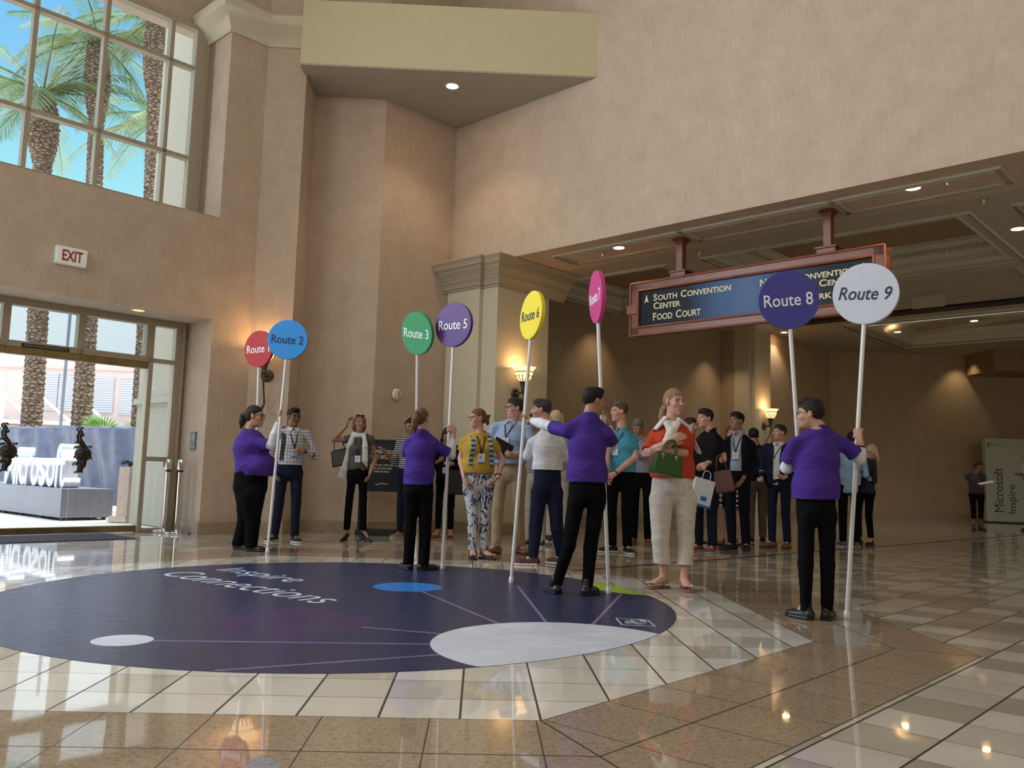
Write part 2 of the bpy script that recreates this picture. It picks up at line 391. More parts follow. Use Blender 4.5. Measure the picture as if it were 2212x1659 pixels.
# corner pilaster with its heavy capital
pil = [(-11.05, 10.09), (-10.24, 10.09), (-10.24, 10.17), (-9.885, 10.17), (-9.885, 11.5), (-11.05, 11.5)]
pc = MB(); pc.prism(pil, 0, 4.64, 'R')
pco = pc.build('wall_pilaster', M['cream']); struct(pco)
cp = MB(); cp.sweep([(-11.33, 10.09), (-10.24, 10.09), (-10.24, 10.17), (-9.885, 10.17), (-9.885, 11.9)],
    [(0, 4.18), (.025, 4.18), (.03, 4.215), (.06, 4.22), (.065, 4.25), (.10, 4.31), (.125, 4.33), (.125, 4.36), (.145, 4.365), (.145, 4.38), (.20, 4.45), (.23, 4.475), (.235, 4.50), (.255, 4.505), (.255, 4.52), (.285, 4.525), (.29, 4.56), (.33, 4.62), (.345, 4.63), (.345, 4.648), (0, 4.648)], 'R')
struct(cp.build('trim_2', plain('capital_paint', (.43, .37, .27), .7, amt=.03), smooth=True))

# ---- hall beyond the opening
UH = -11.26
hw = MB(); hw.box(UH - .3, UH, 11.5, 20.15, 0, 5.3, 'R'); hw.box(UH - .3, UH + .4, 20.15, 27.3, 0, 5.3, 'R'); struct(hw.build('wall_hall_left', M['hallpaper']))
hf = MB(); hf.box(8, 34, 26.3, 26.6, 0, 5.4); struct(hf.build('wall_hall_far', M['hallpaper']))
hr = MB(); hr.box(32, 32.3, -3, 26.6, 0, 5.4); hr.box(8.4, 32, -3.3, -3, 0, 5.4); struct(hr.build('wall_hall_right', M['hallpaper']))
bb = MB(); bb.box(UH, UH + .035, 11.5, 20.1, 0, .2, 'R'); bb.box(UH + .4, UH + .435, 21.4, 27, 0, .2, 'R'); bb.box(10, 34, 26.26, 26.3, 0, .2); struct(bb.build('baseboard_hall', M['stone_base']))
c2a = Rc(PLN(1545, 1000, 1, 1, 28.5)); c2b = Rc(PLN(1627, 1000, 1, 1, 28.5)); kx = -c2b[0] * S2
c2c = Rc(PLN(1665, 1000, -1, 1, kx))
c2 = MB(); c2.prism([(c2a[0], c2a[1]), (c2b[0] - .12, c2a[1]), (c2b[0] - .12, c2a[1] + .1), (c2b[0], c2a[1] + .1), (c2b[0], c2c[1]), (c2a[0], c2c[1])], 0, 5.2, 'R')
struct(c2.build('wall_hall_pilaster', M['cream']))
c2t = MB(); c2t.sweep([(c2a[0], c2a[1]), (c2b[0] - .12, c2a[1]), (c2b[0] - .12, c2a[1] + .1), (c2b[0], c2a[1] + .1), (c2b[0], c2c[1])], [(0, 5.0), (.04, 5.0), (.05, 5.05), (.14, 5.14), (.16, 5.2), (0, 5.2)], 'R')
struct(c2t.build('trim_3', M['ceil_trim']))
# near ceiling with trays (R frame): header soffit at 4.65, trays between u ranges, higher ceiling beyond v=15.7
V0, V1 = 11.526, 15.7
trays = [(-10.9, -7.95, 12.25, 15.1), (-7.0, -3.25, 12.25, 15.1), (-2.45, 1.4, 12.25, 15.1), (2.2, 6.0, 12.25, 15.1)]
hc = MB(); us = [-11.6] + [q for t in trays for q in t[:2]] + [14]
for i in range(0, len(us), 2): hc.box(us[i], us[i + 1], V0, V1, 4.652, 5.35, 'R')
for a, b, v0, v1 in trays: hc.box(a, b, V0, v0, 4.652, 5.35, 'R'); hc.box(a, b, v1, V1, 4.652, 5.35, 'R')
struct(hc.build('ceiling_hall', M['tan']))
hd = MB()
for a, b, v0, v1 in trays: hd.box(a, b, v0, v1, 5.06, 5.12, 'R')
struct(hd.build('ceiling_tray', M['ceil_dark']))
k_ = 4
prof_in = [(0, 4.655), (.05, 4.655), (.06, 4.69), (.10, 4.71), (.11, 4.80), (.17, 4.86), (.19, 4.90), (.30, 4.97), (.33, 5.0), (.34, 5.06), (0, 5.06)]
for a, b, v0, v1 in trays:
    t = MB(); t.sweep([(a, v0), (a, v1), (b, v1), (b, v0)], prof_in, 'R', closed=True)
    t.sweep([(a - .10, v0 - .10), (b + .10, v0 - .10), (b + .10, v1 + .10), (a - .10, v1 + .10)], [(0, 4.615), (0, 4.655), (.07, 4.655), (.05, 4.62)], 'R', closed=True)
    n = int((v1 - v0) / .07)
    for i in range(n):      # dentils along both short sides
        v = v0 + .2 + i * .07
        if v < v1 - .2: t.box(b - .26, b - .20, v, v + .04, 4.87, 4.93, 'R'); t.box(a + .20, a + .26, v, v + .04, 4.87, 4.93, 'R')
    n = int((b - a) / .07)
    for i in range(n):
        u_ = a + .25 + i * .07
        if u_ < b - .25: t.box(u_, u_ + .04, v1 - .26, v1 - .20, 4.87, 4.93, 'R')
    struct(t.build('trim_%d' % k_, M['ceil_trim'])); k_ += 1
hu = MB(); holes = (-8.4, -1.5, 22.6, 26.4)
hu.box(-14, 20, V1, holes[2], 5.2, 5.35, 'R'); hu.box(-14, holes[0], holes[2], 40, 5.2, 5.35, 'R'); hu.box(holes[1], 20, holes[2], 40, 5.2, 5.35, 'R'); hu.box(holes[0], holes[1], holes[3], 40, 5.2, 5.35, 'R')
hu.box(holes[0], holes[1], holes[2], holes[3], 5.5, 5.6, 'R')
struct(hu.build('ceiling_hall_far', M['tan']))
t = MB(); a, b, v0, v1 = holes
t.sweep([(a, v0), (a, v1), (b, v1), (b, v0)], [(0, 5.18), (.08, 5.18), (.12, 5.28), (.25, 5.36), (.35, 5.5), (0, 5.5)], 'R', closed=True)
t.sweep([(a - .35, v0 - .35), (b + .35, v0 - .35), (b + .35, v1 + .35), (a - .35, v1 + .35)], [(0, 5.16), (0, 5.2), (.1, 5.2), (.07, 5.165)], 'R', closed=True)
mc = ((a + b) / 2, (v0 + v1) / 2)
for q in ((-1, -1), (1, -1), (1, 1), (-1, 1)):
    p0 = tr('R', (mc[0], mc[1], 5.46)); p1 = tr('R', (mc[0] + q[0] * 3.2, mc[1] + q[1] * 1.7, 5.46)); d_ = (p1 - p0); l_ = d_.length; d_.normalize()
    t.obox((p0 + p1) / 2, d_, Vector((-d_.y, d_.x, 0)), EZ, l_ / 2, .09, .05)
struct(t.build('trim_%d' % k_, M['ceil_trim'])); k_ += 1
sl = MB(); sl.box(-10.8, 14, 20.95, 21.45, 5.15, 5.202, 'R'); struct(sl.build('trim_%d' % k_, M['black'])); k_ += 1
for q in ((-10.4, -7.6), (-6.9, -3.9), (-3.2, .3)):
    t = MB(); t.sweep([(q[0], 17.0), (q[1], 17.0), (q[1], 20.0), (q[0], 20.0)], [(0, 5.17), (0, 5.202), (.09, 5.202), (.07, 5.17)], 'R', closed=True)
    struct(t.build('trim_%d' % k_, M['ceil_trim'])); k_ += 1
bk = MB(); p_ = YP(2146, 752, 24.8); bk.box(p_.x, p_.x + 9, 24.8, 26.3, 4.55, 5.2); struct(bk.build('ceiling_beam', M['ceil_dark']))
# moulded panels under the header beam
for a, b in ((-8.95, -6.62), (-6.55, -4.36), (-4.30, -2.44)):
    t = MB(); t.sweep([(a, 10.62), (b, 10.62), (b, 11.14), (a, 11.14)], [(0, 4.612), (0, 4.652), (.085, 4.652), (.07, 4.62)], 'R', closed=True)
    struct(t.build('trim_%d' % k_, M['ceil_trim'])); k_ += 1

# ------------------------------------------------------------ windows and doors (L frame)
def bar(mb, s0, s1, z0, z1, t0, t1): mb.box(s0, s1, t0, t1, z0, z1, 'L')
wf = MB(); t0, t1 = TW - .10, TW + .03
vs_ = [5.93 - .96 * 0, 5.52, 4.545, 3.605, 2.66, 1.72, .78, -.16, -1.1]
for q in vs_[1:]: bar(wf, q - .032, q + .032, 4.6, 7.93, t0, t1)
bar(wf, 5.90, 6.12, 4.6, 7.98, t0 - .02, t1); bar(wf, -1.7, 6.12, 7.90, 7.98, t0 - .02, t1)
for z in (5.80, 7.27): bar(wf, -1.7, 6.0, z - .03, z + .03, t0, t1)
bar(wf, -1.7, 6.1, 4.56, 4.80, t0, t1)
wo = struct(wf.build('window_1', M['frame'], bevel=.006))
for i in range(len(vs_) - 1):
    b_, a_ = (5.90, 5.55) if i == 0 else (vs_[i] - .032, vs_[i + 1] + .032)
    for z0, z1 in ((4.8, 5.77), (5.83, 7.24), (7.30, 7.90)):
        g = MB(); bar(g, a_, b_, z0, z1, TW - .02, TW - .012); g.build('pane', M['glass'], wo)
si = MB(); si.box(-1.7, RV, TL - .0, TW, 4.735, 4.752, 'L'); struct(si.build('window_sill', M['cream']))
df = MB(); t0, t1 = TD - .10, TD + .04
for a, b in ((4.52, 4.62), (5.50, 5.62), (3.55, 3.652), (2.59, 2.69), (1.62, 1.72)): bar(df, a, b, 2.53, 3.1, t0, t1)
bar(df, 5.555, 5.625, 0, 2.6, t0, t1); bar(df, 5.95, 6.12, 0, 3.19, t0, t1); bar(df, -1.2, 6.12, 3.095, 3.19, t0 - .015, t1); bar(df, 6.04, 6.08, 0, 3.14, t0 - .05, t1)
bar(df, -1.2, 5.6, 2.53, 2.615, t0, t1); bar(df, 5.6, 5.96, 2.535, 2.597, t0, t1); bar(df, 5.6, 5.96, 1.05, 1.118, t0, t1); bar(df, 5.6, 5.96, 0, .058, t0, t1)
do = struct(df.build('door_frame_1', M['frame'], bevel=.006))
for a, b, z0, z1, mt in ((3.652, 4.52, 2.615, 3.095, 'film_glass'), (4.62, 5.5, 2.615, 3.095, 'film_glass'), (2.69, 3.55, 2.615, 3.095, 'film_glass'), (1.72, 2.59, 2.615, 3.095, 'film_glass'), (5.62, 5.95, 2.597, 3.095, 'glass'), (5.625, 5.95, 1.118, 2.535, 'glass'), (5.625, 5.95, .058, 1.05, 'glass')):
    g = MB(); bar(g, a, b, z0, z1, TD - .035, TD - .027); g.build('pane', M[mt], do)
HP = None
def ornate_handle(mirror=1):
    """leafy cast handle: scrolled top, bulging rosette body, drooping tail"""
    b = MB()
    def P(x, z, y=0): return (x * mirror, y, z)
    b.tube([P(.045, .60, -.05), P(.015, .615, -.06), P(-.005, .595, -.06), P(.012, .57, -.055), P(.03, .55, -.05), P(.01, .50, -.05), P(.02, .44, -.05), P(.07, .37, -.055), P(.12, .30, -.05)], [.012, .014, .014, .016, .018, .02, .022, .02, .012], 8)
    b.tube([P(.05, .53, -.04), P(.06, .50, -.05), P(.035, .485, -.05), P(.03, .51, -.05)], .010, 8)
    b.ball(P(.085, .235, -.05), .10, 16, (1, .55, 1.02)); b.ball(P(.075, .11, -.045), .066, 12, (.8, .6, 1.15)); b.ball(P(.06, .03, -.04), .036, 10, (.8, .6, 1.3))
    for k in range(8):
        a = 2 * PI * k / 8; c0 = Vector(P(.085, .235, -.09)); d = Vector((math.cos(a), 0, math.sin(a)))
        b.tube([c0 + d * .012, c0 + d * .045 + Vector((0, -.008, 0)), c0 + d * .085 + Vector((0, .02, 0))], [.009, .015, .005], 6)
    b.ball(P(.085, .235, -.098), .02, 10)
    for x, z, x2, z2 in ((.02, .34, -.035, .31), (.0, .2, -.02, .17), (.0, .10, -.03, .07), (.15, .33, .185, .35), (.17, .19, .19, .16), (.02, .40, -.02, .39)):
        b.tube([P(x, z, -.05), P((x + x2) / 2, (z + z2) / 2 + .015, -.055), P(x2, z2, -.05)], [.018, .016, .004], 6)
    b.tube([P(.05, .02, -.04), P(.03, -.01, -.045), P(.01, -.02, -.045)], [.012, .009, .008], 6); b.ball(P(.008, -.022, -.045), .014, 8); b.ball(P(.075, -.015, -.04), .014, 8); b.ball(P(.0, .12, -.04), .014, 8)
    b.tube([P(.05, .5, 0), P(.05, .5, -.05)], .012, 8); b.tube([P(.07, .12, 0), P(.07, .12, -.05)], .012, 8)
    return b
def door_leaf(n, a, b, hx):
    f = MB(); bar(f, a, b, 0.008, .10, TD - .06, TD - .0); bar(f, a, b, 2.43, 2.53, TD - .08, TD + .02)
    r = struct(f.build('door_%d' % n, M['bronze'], bevel=.004))
    g = MB(); bar(g, a + .004, b - .004, .10, 2.43, TD - .037, TD - .025); g.build('pane', M['glass'], r)
    if hx is not None:
        for sgn, dd in ((1, -.03), (-1, -.03)):   # inside and outside handle
            h = ornate_handle(1).build('handle', M['dark_bronze'], r, smooth=True)
            q = Matrix.Identity(4); q.col[0][:3] = EL; q.col[1][:3] = OL * sgn; q.col[2][:3] = EZ
            o_ = tr('L', (hx, TD + dd, .88)); q.col[3][:3] = o_; h.matrix_world = q
    return r
door_leaf(1, 4.592, 5.55, 4.66); door_leaf(2, 3.625, 4.588, 3.70); door_leaf(3, 2.66, 3.62, None); door_leaf(4, 1.70, 2.655, None)
for s0 in (-1.2, .25):
    g = MB(); bar(g, s0 + .05, s0 + 1.4, .05, 2.5, TD - .035, TD - .027); g.build('pane', M['glass'], do)
# notice strip above the door
ns = MB(); bar(ns, 3.81, 4.42, 2.535, 2.585, t0 - .006, t0 + .002); no = ns.build('door_notice', M['black']); tag(no, 'thin black notice strip above the revolving bronze-edged glass doors', 'sign')
no['label'] = 'thin black notice strip with small gold words stuck above the glass doors'
text('lettering', 'These Doors Must Remain Unlocked During Business Hours', .03, M['gold'], tr('L', (4.115, t0 - .0075, 2.56)), EL, EZ, no, fit=(.56, .022), extrude=.0003)

# ------------------------------------------------------------ fixtures
def disc(mb, c, r, h, n=24): mb.lathe([(r, 0), (r, h)], c, n)
def downlight(pos, label, group=None, r=.085, energy=18, on=True, color=(1, .78, .52)):
    e = empty('recessed_downlight', pos, label, 'ceiling light', group)
    b = MB(); b.lathe([(r, -.003), (r, -.006), (r + .018, -.008), (r + .02, 0)], (0, 0, 0), 24, caps=False); b.build('trim_ring', M['white'], e, smooth=True)
    b = MB(); b.lathe([(0.001, -.003), (r, -.003)], (0, 0, 0), 20)
    mt = plain('lamp_glow', (1, .85, .65), .5, emit=(1, .74, .45), estr=9.0) if on else plain('lamp_dim', (.8, .6, .35), .4, emit=(1, .7, .35), estr=.5)
    b.build('lens', mt, e)
    if energy: lamp('downlight_or_fill', 'SPOT', (pos[0], pos[1], pos[2] - .03), energy, color, target=(pos[0], pos[1], 0), spot_size=1.9, spot_blend=.6, shadow_soft_size=.06)
    return e
downlight(G(977, 186, 7.285), 'round recessed downlight under the projecting yellow-cream box', energy=60, r=.095)
downlight(G(1337, 535, 4.652), 'glowing recessed downlight in the header soffit left of the hanging sign', energy=40)
downlight(G(1972, 406, 4.652), 'brightest recessed downlight in the header soffit right of the hanging sign', energy=40)
downlight(G(2199, 494, 4.652), 'recessed downlight on the ceiling beam between two coffers at the right edge', energy=40)
downlight(G(299, 670, 3.19), 'dim oval downlight in the soffit over the entrance doors', r=.08, energy=0, on=False)
for q, lab in (((2104, 693), 'far recessed downlight in the diamond coffer, right of its pair'), ((1939, 717), 'far recessed downlight in the diamond coffer, left of its pair'), ((1694, 718), 'small far downlight in the hall ceiling just beside the Route 8 pole')):
    downlight(G(*q, 5.2), lab, 'far hall downlights', energy=45, color=(1, .84, .64))
# wall-washing downlights further into the hall (their glow shows on the walls)
for q, lab in (((UH + .55, 14.6), 'hidden downlight over the hall wall behind the pink disc'), ((UH + .6, 19.4), 'hall downlight in front of the far pilaster'), ):
    p = tr('R', (q[0], q[1], 5.2)); lamp('downlight_or_fill', 'SPOT', (p.x, p.y, 4.6), 34, (1, .70, .42), target=(p.x - .12, p.y + .12, 0), spot_size=1.7, spot_blend=.8, shadow_soft_size=.05)
lamp('downlight_or_fill', 'SPOT', (14, 12, 5.1), 170, (1, .90, .78), target=(14, 14, 0), spot_size=2.6, spot_blend=.6, shadow_soft_size=.2)  # added wide spot to lift the hall's ambient light, no fixture above it
lamp('downlight_or_fill', 'SPOT', (8.5, 18.5, 5.1), 95, (1, .90, .78), target=(8.5, 19, 0), spot_size=2.6, spot_blend=.6, shadow_soft_size=.2)  # second added fill spot for the dim hall, also without a fixture
for x in (15.3, 20.5, 25.5): lamp('downlight_or_fill', 'SPOT', (x - .3, 25.85, 5.12), 30, (1, .70, .42), target=(x - .3, 26.0, 0), spot_size=1.7, spot_blend=.8, shadow_soft_size=.05)
def sprinkler(pos, label):
    b = MB(); b.lathe([(.045, 0), (.045, -.008), (.02, -.012), (.014, -.04), (.02, -.045), (.008, -.06), (.03, -.075), (.03, -.08)], (0, 0, 0), 14)
    o = b.build('fire_sprinkler', M['chrome'], smooth=True); o.location = pos; tag(o, label, 'sprinkler'); return o
sprinkler(G(1300, 543, 4.652), 'tiny dark sprinkler head beside the leftmost header downlight')
sprinkler(G(2048, 392, 4.652), 'sprinkler head on the header soffit right of the brightest downlight')
sprinkler(G(2125, 430, 4.652), 'sprinkler head hanging from the ceiling beam left of the right-edge downlight')
sprinkler(G(1510, 543, 4.652), 'small sprinkler head between the two posts of the hanging sign')
sprinkler(G(1971, 737, 5.2), 'far sprinkler below the diamond coffer')
sp = MB(); sp.lathe([(.001, -.006), (.13, -.006), (.14, 0)], (0, 0, 0), 28); o = sp.build('ceiling_speaker', M['tan'], smooth=True); o.location = G(1618, 478, 4.652); tag(o, 'round flat ceiling speaker in the header soffit between the sign posts', 'speaker')
ex = MB(); ex.obox(G(2005, 652, 5.0), ER, OR_, EZ, .33, .012, .13); tag(ex.build('ceiling_notice', M['ceil_trim']), 'pale blank rectangular panel hanging from the dim hall ceiling', 'notice')

def sconce(pos, out, label, energy=14, group='brass bowl wall sconces', tone=1.0):
    """uplight bowl on a curved iron bracket; out = unit vector away from the wall"""
    e = empty('wall_sconce', pos, label, 'wall lamp', group); out = Vector(out); side = Vector((-out.y, out.x, 0))
    b = MB(); b.lathe([(.001, -.02), (.04, -.035), (.075, -.03), (.095, -.012), (.10, 0)], (0, 0, 0), 20, axis=-out); b.ball(out * .045, .035, 10)
    b.build('backplate', M['iron'], e, smooth=True)
    c = out * .20
    b = MB(); b.tube([(0, 0, 0), out * .1 + EZ * .01, out * .2], .016, 8)
    b.tube([c + EZ * .02, c - EZ * .10 + out * .01, c - EZ * .22 - out * .03, c - EZ * .36 - out * .10, c - EZ * .44 - out * .12, c - EZ * .50 - out * .07, c - EZ * .52 - out * .02, c - EZ * .49 + out * .01, c - EZ * .47 - out * .02], [.02, .018, .015, .013, .016, .014, .012, .010, .008], 8)
    b.build('bracket', M['iron'], e, smooth=True)
    b = MB(); b.lathe([(.02, 0), (.05, .03), (.035, .06), (.055, .14), (.075, .20), (.09, .22)], c, 16, caps=False)
    for k in range(14):
        a = 2 * PI * k / 14; r = Vector((math.cos(a), math.sin(a), 0))
        b.tube([c + r * .085 + EZ * .21, c + r * .125 + EZ * .26, c + r * .150 + EZ * .305], [.010, .007, .009], 6)
    b.lathe([(.156, .355), (.163, .36), (.156, .372)], c, 20, caps=False)
    b.build('cage', M['iron'], e, smooth=True)
    b = MB(); b.lathe([(.03, .17), (.10, .22), (.135, .27), (.152, .34), (.158, .38), (.175, .42), (.21, .44), (.21, .446), (.17, .428), (.15, .38), (.12, .28), (.05, .21)], c, 28)
    b.build('shade', plain('alabaster_shade', (.85, .68, .45), .4, emit=(1, .60, .26), estr=1.35 * tone), e, smooth=True)
    p = Vector(pos) + c + EZ * .36
    lamp('sconce_bulb', 'POINT', tuple(p + EZ * .10), energy, (1, .62, .28), shadow_soft_size=.05)
    return e
k2 = 14.0
ps = PLN(1112, 851, -1, 1, k2 - .02); sconce(ps, ER, 'lit bowl sconce on the cream corner pilaster, behind the Route 6 pole', 6)
ps = YP(577, 812, 13.17); sconce(ps, -EY, 'iron wall sconce on the beige pier, half hidden behind the Route 2 disc', 5)
ps = Vector(PLN(1649, 921, -1, 1, kx)); sconce(ps, ER, 'lit bowl sconce on the far hall pilaster beside the crowd', 6)

# exit sign
e = empty('exit_sign', tr('L', (4.05, TL - .05, 3.70)), 'white box EXIT sign with red letters above the entrance doors', 'exit sign')
b = MB(); b.box(-.19, .19, -.045, .045, -.115, .115); o = b.build('housing', plain('exit_housing', (.68, .72, .64), .4, amt=.03, emit=(.68, .74, .64), estr=.12), e, bevel=.006); o.matrix_parent_inverse = Matrix.Identity(4)
e.rotation_euler = (0, 0, PI / 4)
o = text('lettering', 'EXIT', .2, M['red_text'], (0.005, -.047, 0), (1, 0, 0), (0, 0, 1), e, fit=(.255, .145), extrude=.002, bold=.004)
# small plaque on the reveal
b = MB(); b.box(-.085, .085, -.006, .006, -.135, .135); o = b.build('wall_plaque', plain('slate_plaque', (.07, .075, .08), .4)); o.matrix_world = Matrix.Translation(tr('L', (RV - .008, 12.22, 1.37))) @ Matrix.Rotation(-PI / 4, 4, 'Z')
tag(o, 'small dark grey plaque with a white ring symbol on the bright door reveal', 'sign')
b = MB(); b.lathe([(.046, -.001), (.054, -.001), (.054, .001), (.046, .001), (.046, -.001)], (0, -.0075, .055), 24, axis=(0, 1, 0), caps=False); b.box(-.006, .006, -.009, -.006, .02, .09); b.obox((0, -.0078, .055), Vector((.7, 0, .7)), Vector((0, 1, 0)), Vector((-.7, 0, .7)), .05, .001, .005)
b.build('symbol', M['paper'], o)
text('lettering', 'NO\nSMOKING', .03, M['paper'], (0, -.0075, -.055), (1, 0, 0), (0, 0, 1), o, fit=(.12, .09), extrude=.0003)
# round white alarm with its strobe, on the angled wall
e = empty('fire_alarm_strobe', PLN(857, 852, -1, 1, 15.70), 'round white fire alarm with a clear strobe on the angled beige wall', 'fire alarm', rz=PI / 4)
b = MB(); b.lathe([(.001, -.03), (.075, -.028), (.095, -.01), (.098, .0)][::-1], (0, 0, 0), 28, axis=(0, 1, 0)); b.build('housing', M['white'], e, smooth=True)
b = MB(); b.box(-.022, .028, -.055, -.022, -.055, .055); b.build('strobe', plain('strobe_lens', (.75, .6, .25), .1, metal=.4), e, bevel=.008)

# stanchions
def stanchion(px, tp, lab):
    g = G(*px); e = empty('stanchion', (g.x, g.y, 0), lab, 'stanchion')
    b = MB(); b.lathe([(.0, .0), (.185, .0), (.19, .02), (.185, .035), (.06, .05), (.04, .06)], (0, 0, 0), 36); b.build('base', M['chrome'], e, smooth=True)
    b = MB(); b.lathe([(.032, .05), (.032, .93)], (0, 0, 0), 20); b.build('post', M['chrome'], e, smooth=True)
    b = MB(); b.lathe([(.035, .90), (.035, .93)], (0, 0, 0), 20); b.build('collar', M['black'], e, smooth=True)
    b = MB(); b.lathe([(.048, .935), (.05, .95), (.05, 1.075), (.046, 1.085), (.0, 1.087)], (0, 0, 0), 24); b.box(-.075, -.045, -.022, .022, .97, 1.05); b.build('belt_head', M['chrome'], e, smooth=True)
    return e
stanchion((354, 1150), None, 'left chrome belt stanchion, in front of the narrow glass sidelight')
stanchion((381, 1153), None, 'right chrome belt stanchion, in front of the beige door reveal with the plaque')
# entrance mat
b = MB(); b.box(2.2, 5.08, 11.55, 12.62, .001, .010, 'L'); tag(b.build('entrance_mat', plain('charcoal_mat', (.035, .033, .04), .9, nscale=120, amt=.4, bmp=.4), bevel=.003), 'dark charcoal entrance mat lying inside the glass doors', 'mat')

# ------------------------------------------------------------ hanging direction sign (R frame)
VS = 15.33 / S2
A = PLN(1364, 611.8, 1, 1, VS * S2); B_ = PLN(1910, 528, 1, 1, VS * S2); u0, u1 = Rc(A)[0], Rc(B_)[0]
zb, zt = 3.22, 4.03
SU = (u0 + u1) / 2; hw_ = (u1 - u0) / 2
e = empty('hanging_sign', tr('R', (SU, VS + .10, 3.62)), 'cherry-framed hanging sign pointing to the convention centers and food court', 'sign', rz=-PI / 4)
zc = 3.62; hz = (zt - zb) / 2
b = MB()
for s_ in (-1, 1):
    b.box(s_ * hw_ - (.15 if s_ > 0 else 0), s_ * hw_ + (0 if s_ > 0 else .15), -.10, .10, -hz, hz); b.box(-hw_, hw_, -.10, .10, s_ * hz - (.13 if s_ > 0 else 0), s_ * hz + (0 if s_ > 0 else .13))
b.build('frame', M['cherry'], e, bevel=.012)
b = MB()
for (w_, h_, y_) in ((hw_ + .008, hz + .008, -.108), (hw_ - .135, hz - .115, -.112)):
    for s_ in (-1, 1):
        b.tube([(-w_, y_, s_ * h_), (w_, y_, s_ * h_)], .016, 8); b.tube([(s_ * w_, y_, -h_), (s_ * w_, y_, h_)], .016, 8)
b.box(-hw_ - .06, -hw_ + .12, -.13, -.02, -.07, .07)
b.build('bead_moulding', M['cherry_light'], e, smooth=True)
def panel_mat():
    m, nt, bb_ = new_mat('blue_fade_panel'); sp_ = nt.nodes.new('ShaderNodeSeparateXYZ'); tc = nt.nodes.new('ShaderNodeTexCoord'); nt.links.new(tc.outputs['Object'], sp_.inputs[0])
    q = E.op('ADD', E(sp_.outputs[0]) / (2 * hw_), .5)
    setp(bb_, nt, color=ramp(nt, q, [(0, (.012, .016, .022)), (.26, (.014, .02, .03)), (.38, (.06, .125, .27)), (.52, (.095, .18, .36)), (.63, (.05, .10, .20)), (.80, (.02, .022, .03)), (1, (.02, .02, .026))]), rough=.4, spec=.12); return m
b = MB(); b.box(-hw_ + .14, hw_ - .14, -.075, .075, -hz + .12, hz - .12); b.build('panel', panel_mat(), e)
def caps(body, x, z, w, h, al=None): return text('lettering', body, .2, M['gold'], (x, -.078, z), (1, 0, 0), (0, 0, 1), e, fit=(w, h), extrude=.002, bold=.001)
def smallcaps(words, x, z, h, align='L', scale=1.0):
    """words set in small capitals: big first letters; x is the left (or right) end"""
    segs = []; W_ = 0
    for wd in words.split(' '):
        segs += [(wd[0], h), (wd[1:], h * .80), (' ', h)]
    segs = segs[:-1]
    parts = []
    for t_, hh in segs:
        if t_ == ' ': W_ += h * .42; continue
        me = text_mesh(t_, hh * 1.38, extrude=.002, bold=.0025, align='LEFT')
        co = np.empty(len(me.vertices) * 3); me.vertices.foreach_get('co', co); co = co.reshape(-1, 3)
        co[:, 0] = (co[:, 0] - co[:, 0].min()) * .92; co[:, 1] -= co[:, 1].min(); wd_ = co[:, 0].max(); co[:, 0] += W_; W_ += wd_ + h * .12
        me.vertices.foreach_set('co', co.ravel()); parts.append(me)
    x0 = x; scale = scale / (W_ - h * .12)
    for me in parts:
        me.transform(Matrix(((scale, 0, 0, x0), (0, 0, -1, -.078), (0, 1, 0, z), (0, 0, 0, 1)))); me.update()
        link('lettering', me, M['gold'], e)
def sx(px, py): q = Rc(PLN(px, py, 1, 1, VS * S2)); return q[0] - SU, q[2] - zc
for wds, px, px2, py, h in (('SOUTH CONVENTION', 1410, 1577, 650, .105), ('CENTER', 1410, 1468, 668, .105), ('FOOD COURT', 1409, 1512, 692, .118), ('NORTH CONVENTION', 1640, 1848, 618, .096), ('CENTER', 1768, 1848, 619, .092), ('PARK LOBBY', 1736, 1884, 650, .096)):
    x_, z_ = sx(px, py); smallcaps(wds, x_, z_, h, 'L', sx(px2, py)[0] - x_)
def arrow(px, py):
    x_, z_ = sx(px, py); b = MB(); b.add([(x_ - .04, -.079, z_ - .06), (x_, -.079, z_ - .035), (x_ + .04, -.079, z_ - .06), (x_, -.079, z_ + .075)], [(0, 1, 3), (1, 2, 3)]); b.build('arrow', M['gold'], e)
arrow(1395, 646); arrow(1864, 578)
for px in ((1467, 513), (1783, 450)):
    g = G(*px, 4.652); x_ = Rc(g)[0] - SU
    b = MB(); b.box(x_ - .055, x_ + .055, -.055, .055, hz, 4.62 - zc); b.box(x_ - .13, x_ + .13, -.10, .10, hz - .005, hz + .09); b.box(x_ - .15, x_ + .15, -.12, .12, hz + .085, hz + .115)
    b.box(x_ - .095, x_ + .095, -.095, .095, 4.60 - zc, 4.64 - zc); b.box(x_ - .075, x_ + .075, -.075, .075, 4.57 - zc, 4.60 - zc)
    b.build('hanging_post', M['cherry'], e, bevel=.006)

# ------------------------------------------------------------ floor graphic (vinyl sticker)
SC = (-1.045, 6.915); SR = 2.5825
def vinyl(name, c, nr=.30):
    m, nt, b = new_mat(name); v = coords(nt, 'Object'); n1 = noise(nt, v, 2.2, 6, .65); n2 = noise(nt, coords(nt, 'Object', (2, 12, 1), (0, 0, .5)), 2, 5, .7)
    f = E(n1) * .5 + E(n2) * .5
    setp(b, nt, color=ramp(nt, f, [(.35, mul(c, .80)), (.68, mul(c, 1.22))]), rough=ramp(nt, n2, [(.3, (nr - .05,) * 3), (.7, (nr + .08,) * 3)]), spec=.5); return m
def clip_circle(c, r, n=96):
    pts = []
    for i in range(n):
        a = 2 * PI * i / n; p = Vector((c[0] + r * math.cos(a), c[1] + r * math.sin(a))); d = p - Vector(SC)
        if d.length > SR: p = Vector(SC) + d.normalized() * SR
        pts.append((p.x, p.y))
    return pts
dec = MB(); dec.prism([(SC[0] + SR * math.cos(2 * PI * i / 160), SC[1] + SR * math.sin(2 * PI * i / 160)) for i in range(160)], .0005, .0022)
